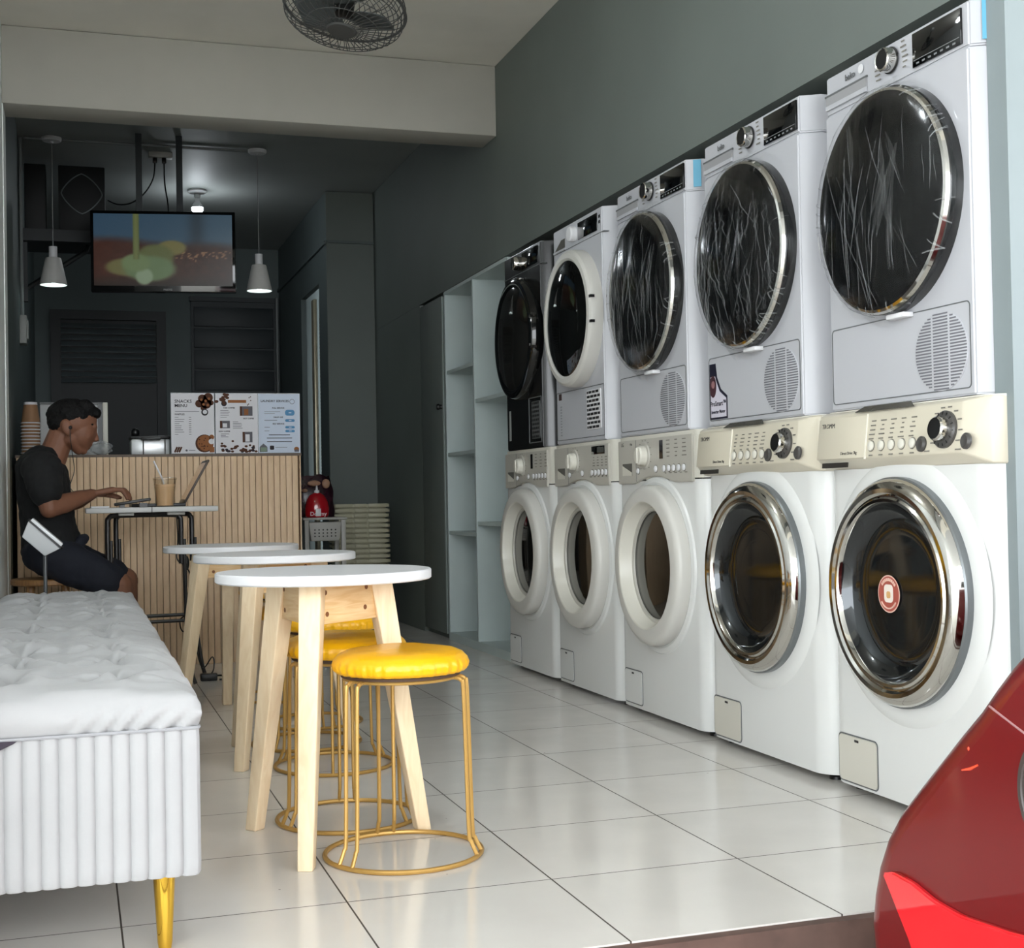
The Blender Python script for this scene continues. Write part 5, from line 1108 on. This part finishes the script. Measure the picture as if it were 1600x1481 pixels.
# torso, hips
cap((-0.105, PY, 0.87), (0.085, 0.15, 0.06), (-0.105, PY, 0.76), (0.088, 0.145, 0.08)); cap((-0.105, PY, 0.76), (0.088, 0.14, 0.08), (-0.085, PY, 0.62), (0.100, 0.14, 0.07)); cap((-0.085, PY, 0.62), (0.1, 0.14, 0.07), (-0.095, PY, 0.545), (0.1, 0.15, 0.07))
def arm(s, sh, el, wr):
    cap(sh, 0.050, el, 0.037); cap(el, 0.037, tuple(el[i]*0.62+wr[i]*0.38 for i in range(3)), 0.038); cap(tuple(el[i]*0.62+wr[i]*0.38 for i in range(3)), 0.038, wr, (0.022, 0.026, 0.020))
def hand(w_, d, s):
    # w_: wrist, d: forward direction in plan, s: side of the thumb
    f = Vector((d[0], d[1], 0)).normalized(); sd = Vector((-f.y, f.x, 0))*s; up = Vector((0, 0, 1)); w_ = Vector(w_)
    for k, o in enumerate((-0.028, -0.010, 0.010, 0.028)):
        cap(tuple(w_+sd*o*0.45), (0.013, 0.013, 0.012), tuple(w_+f*(0.078-0.003*abs(k-2))+sd*o+up*0.014), (0.0132, 0.0132, 0.0120))
        L = (0.82, 0.95, 1.0, 0.92)[k]; a = w_+f*(0.078-0.003*abs(k-2))+sd*o+up*0.014; p1 = a+f*0.040*L+up*0.000; p2 = p1+f*0.018*L-up*0.020; p3 = p2+f*0.006-up*0.018*L
        cap(tuple(a), 0.0098, tuple(p1), 0.0090); cap(tuple(p1), 0.0090, tuple(p2), 0.0080); cap(tuple(p2), 0.0080, tuple(p3), 0.0070)
    a = w_+f*0.020+sd*0.020; p1 = w_+f*0.052+sd*0.046-up*0.004; p2 = p1+f*0.030+sd*0.008-up*0.006; p3 = p2+f*0.022-sd*0.004-up*0.008
    cap(tuple(a), 0.014, tuple(p1), 0.0115); cap(tuple(p1), 0.0112, tuple(p2), 0.0095); cap(tuple(p2), 0.0095, tuple(p3), 0.0078)
arm(-1, (-0.115, PY-0.175, 0.868), (-0.088, PY-0.205, 0.735), (0.068, PY-0.075, 0.789)); hand((0.074, PY-0.068, 0.790), (0.99, 0.12), 1)
arm(1, (-0.11, PY+0.175, 0.868), (-0.02, PY+0.215, 0.755), (0.075, PY+0.115, 0.790)); hand((0.082, PY+0.11, 0.791), (0.99, -0.10), -1)
# legs and bare feet in slippers
cap((-0.085, PY-0.09, 0.545), 0.075, (0.165, PY-0.115, 0.425), 0.056); cap((0.165, PY-0.115, 0.425), 0.054, (0.178, PY-0.118, 0.30), 0.050); cap((0.178, PY-0.118, 0.30), 0.050, (0.165, PY-0.12, 0.085), 0.030)
cap((-0.085, PY+0.10, 0.545), 0.075, (0.195, PY+0.150, 0.43), 0.056); cap((0.195, PY+0.150, 0.43), 0.054, (0.198, PY+0.151, 0.30), 0.050); cap((0.198, PY+0.151, 0.30), 0.050, (0.188, PY+0.15, 0.085), 0.030)
for y, x in ((PY-0.12, 0.165), (PY+0.15, 0.188)): cap((x-0.02, y, 0.05), (0.032, 0.030, 0.026), (x+0.13, y, 0.040), (0.035, 0.038, 0.014))
bodyo = remeshed(b, 'body', SKIN, per, 0.0036, 3)
# t-shirt
b = MB(); cap = b.capsule
cap((-0.105, PY, 0.875), (0.094, 0.158, 0.058), (-0.108, PY, 0.76), (0.100, 0.155, 0.08)); cap((-0.108, PY, 0.76), (0.100, 0.15, 0.08), (-0.088, PY, 0.62), (0.112, 0.152, 0.07)); cap((-0.085, PY, 0.62), (0.116, 0.152, 0.06), (-0.088, PY, 0.56), (0.118, 0.158, 0.04))
cap((-0.125, PY, 0.905), (0.085, 0.135, 0.05), (-0.105, PY, 0.962), (0.066, 0.075, 0.026)); cap((-0.145, PY, 0.90), (0.075, 0.13, 0.06), (-0.125, PY, 0.77), (0.09, 0.14, 0.06))
cap((-0.113, PY-0.150, 0.880), 0.078, (-0.102, PY-0.192, 0.805), 0.066); cap((-0.113, PY+0.150, 0.880), 0.078, (-0.085, PY+0.195, 0.815), 0.064)
def wrinkle(co, n): return co+n*(0.006*noise.noise(Vector((co.x*14, co.y*9, co.z*20)))+0.003*noise.noise(co*45))
remeshed(b, 't_shirt', SHIRT, per, 0.007, 8, wrinkle)
# shorts
b = MB(); cap = b.capsule
cap((-0.09, PY-0.06, 0.56), (0.11, 0.10, 0.085), (-0.09, PY+0.06, 0.56), (0.11, 0.10, 0.085))
cap((-0.085, PY-0.09, 0.55), 0.088, (0.125, PY-0.113, 0.445), 0.073); cap((-0.085, PY+0.10, 0.55), 0.088, (0.145, PY+0.142, 0.455), 0.072)
b.sphere((0.03, PY-0.06, 0.612), (0.028, 0.04, 0.024))
remeshed(b, 'shorts', NAVY, per, 0.008, 8, wrinkle)
# hair
b = MB(); cap = b.capsule
b.sphere((-0.004, PY, 1.103), (0.096, 0.0785, 0.068)); b.sphere((-0.050, PY, 1.078), (0.046, 0.068, 0.050)); cap((0.05, PY-0.035, 1.135), 0.030, (0.090, PY-0.022, 1.112), 0.019); cap((0.05, PY+0.035, 1.135), 0.030, (0.090, PY+0.022, 1.112), 0.019); cap((0.092, PY-0.03, 1.108), 0.016, (0.092, PY+0.03, 1.108), 0.016)
for s in (-1, 1): cap((-0.018, PY+s*0.066, 1.10), 0.016, (-0.010, PY+s*0.068, 1.07), 0.008)
def hairy(co, n): return co+n*(0.003*noise.noise(co*90)+0.003*noise.noise(co*40))
remeshed(b, 'hair', HAIR, per, 0.0045, 3, hairy)
for s in (-1, 1):
    b = MB(); b.sphere((0.064, PY+s*0.034, 1.034), (0.011, 0.013, 0.008), u=14, v=10); b.sphere((0.074, PY+s*0.036, 1.033), (0.003, 0.005, 0.005), mi=1, u=10, v=8); b.build('eye', [mat('eye_white', (190, 184, 178), 0.3), BLACK], per)
    b = MB(); cap = b.capsule; cap((0.082, PY+s*0.016, 1.066), 0.0045, (0.074, PY+s*0.05, 1.064), 0.0035); b.build('eyebrow', HAIR, per)
b = MB(); b.sphere((-0.010, PY-0.079, 1.050), (0.009, 0.008, 0.009), u=12, v=8); b.tube([(-0.010, PY-0.086, 1.045), (-0.008, PY-0.082, 1.0), (0.0, PY-0.06, 0.93), (0.004, PY-0.05, 0.88), (-0.012, PY-0.05, 0.82), (0.008, PY-0.045, 0.79), (0.025, PY-0.02, 0.765)], 0.0016, n=5, smooth=6); b.build('earphones', BLACK, per)
for y, x in ((PY-0.12, 0.165), (PY+0.15, 0.188)):
    b = MB(); b.prism([(px_, py_) for px_, py_ in rrect(x-0.07, x+0.185, y-0.047, y+0.047, 0.042)], 0.0, 0.018); b.tube([(x+0.06, y-0.045, 0.014), (x+0.06, y-0.03, 0.058), (x+0.06, y+0.0, 0.068), (x+0.06, y+0.03, 0.058), (x+0.06, y+0.045, 0.014)], 0.010, n=8, smooth=4); b.build('slipper', BLACK, per)

# ================================================================== RED CAR AT THE KERB
car = thing('car', 'glossy red car parked at the kerb in the lower right corner', 'car', (0, 0, 0))
prof = [(1.9225, -0.02), (1.931, 0.054), (1.922, 0.1025), (1.906, 0.153), (1.881, 0.201), (1.8445, 0.2475), (1.792, 0.2975), (1.7345, 0.351), (1.687, 0.395), (1.643, 0.434), (1.606, 0.4725), (1.571, 0.506), (1.50, 0.565), (1.40, 0.62), (1.25, 0.665), (1.05, 0.69)]
low = [(1.9225, -0.02), (1.905, -0.10), (1.88, -0.19), (1.82, -0.235)]
side = list(reversed(low))+prof[1:]
X0, X1 = 1.212, 2.75
def carskin(i, j):
    # i runs round the profile, j across the car; the flank side is rounded off in plan
    k = i*(len(side)-1); a = min(int(k), len(side)-2); s = k-a; y = side[a][0]*(1-s)+side[a+1][0]*s; z = side[a][1]*(1-s)+side[a+1][1]*s
    n = Vector((side[a+1][1]-side[a][1], -(side[a+1][0]-side[a][0]))); n.normalize()
    r = 0.045; J = j*20
    if J <= 10: th = (J/10)*math.pi/2; inn = r*(1-math.sin(th)); x = X0+r*(1-math.cos(th)) 
    else: inn = 0; x = X0+r+(X1-X0-r)*(J-10)/10
    return (x, y-n.x*inn, z-n.y*inn)
m = MB(); m.grid(carskin, 90, 20)
# flank below the sloping edge, running back along the kerb side
fl = bmesh.new(); r = 0.045; ring = []
for i in range(91):
    x, y, z = carskin(i/90, 0); ring.append(fl.verts.new((X0, y, z)))
back = [fl.verts.new((X0+0.0, 0.35, ring[0].co.z+(ring[-1].co.z-ring[0].co.z)*i/90)) for i in range(91)]
for i in range(90): fl.faces.new((ring[i], ring[i+1], back[i+1], back[i]))
bmesh.ops.recalc_face_normals(fl, faces=fl.faces); m._add(fl, 0)
bo = m.build('body_shell', RED, car, angle=60)
m = MB(); m.box(X0+0.02, X1-0.02, -2.2, 1.045, -0.24, 0.685, 0.05, seg=4); m.build('rear_body', RED, car)
m = MB(); m.hull([(X0+0.06, 0.75, 0.685), (X1-0.06, 0.75, 0.685), (X0+0.2, 0.15, 1.05), (X1-0.2, 0.15, 1.05), (X0+0.2, -1.2, 1.07), (X1-0.2, -1.2, 1.07), (X0+0.06, -1.9, 0.685), (X1-0.06, -1.9, 0.685)], bev=0.04); m.build('cabin_glass', GBLACK, car)
for y in (0.75, -1.55): m = MB(); m.lathe([(0.20, 0), (0.27, 0.01), (0.275, 0.05), (0.275, 0.13), (0.27, 0.17), (0, 0.17)], M=T(X0-0.02, y, -0.174) @ RY(90), n=36); m.build('wheel', BLACK, car)
# lamp lens on the corner, shut line, dark oval
m = MB(); lp = [(1.858, 0.146), (1.83, 0.155), (1.78, 0.152), (1.725, 0.140), (1.66, 0.136), (1.55, 0.145), (1.40, 0.165), (1.40, -0.12), (1.70, -0.12), (1.745, -0.02), (1.79, 0.06)]
m.prism([(-y, z) for y, z in lp], 0.0, 0.012, M=Matrix(((0, 0, -1, X0+0.002), (-1, 0, 0, 0), (0, 1, 0, 0), (0, 0, 0, 1))), bev=0.003); ln = m.build('lamp_lens', LENS, car)
m = MB(); m.prism([(-1.62, -0.1), (-1.42, -0.1), (-1.42, 0.07), (-1.58, 0.10), (-1.63, 0.06)], 0.0, 0.007, M=Matrix(((0, 0, -1, X0-0.0095), (-1, 0, 0, 0), (0, 1, 0, 0), (0, 0, 0, 1))), bev=0.002); m.build('inner_lens', mat('pink_lens', (235, 70, 90), 0.1, coat=1.0), ln)
m = MB(); m.tube([(X0, 1.596, 0.4445), (X0, 1.525, 0.419), (X0, 1.45, 0.392), (X0, 1.2, 0.302)], 0.0018, n=6); m.build('panel_gap', mat('gap_pink_grey', (150, 110, 110), 0.5), car)
m = MB(); m.tube([(X0, 1.661, 0.3435), (X0-0.0005, 1.641, 0.349), (X0, 1.624, 0.3575)], [0.0012, 0.0024, 0.0014], n=6); m.sphere((X0, 1.645, 0.377), (0.0012, 0.002, 0.003), u=8, v=6); m.build('painted_reflection', mat('orange_red_reflection', (235, 80, 50), 0.3), car, label='small painted orange red reflection')  # orange-red marks imitate a lamp reflected in the car paint
m = MB(); m.lathe([(0.075, 0), (0.075, 0.004), (0.066, 0.005), (0.064, 0.003), (0, 0.003)], M=T(X0-0.001, 1.475, 0.345) @ RZ(0) @ RY(-90) @ Matrix.Diagonal((1.0, 0.8, 1, 1)), n=36); m.build('fuel_flap', mat('dark_flap', (60, 52, 50), 0.4), car)
bpy.context.view_layer.update()
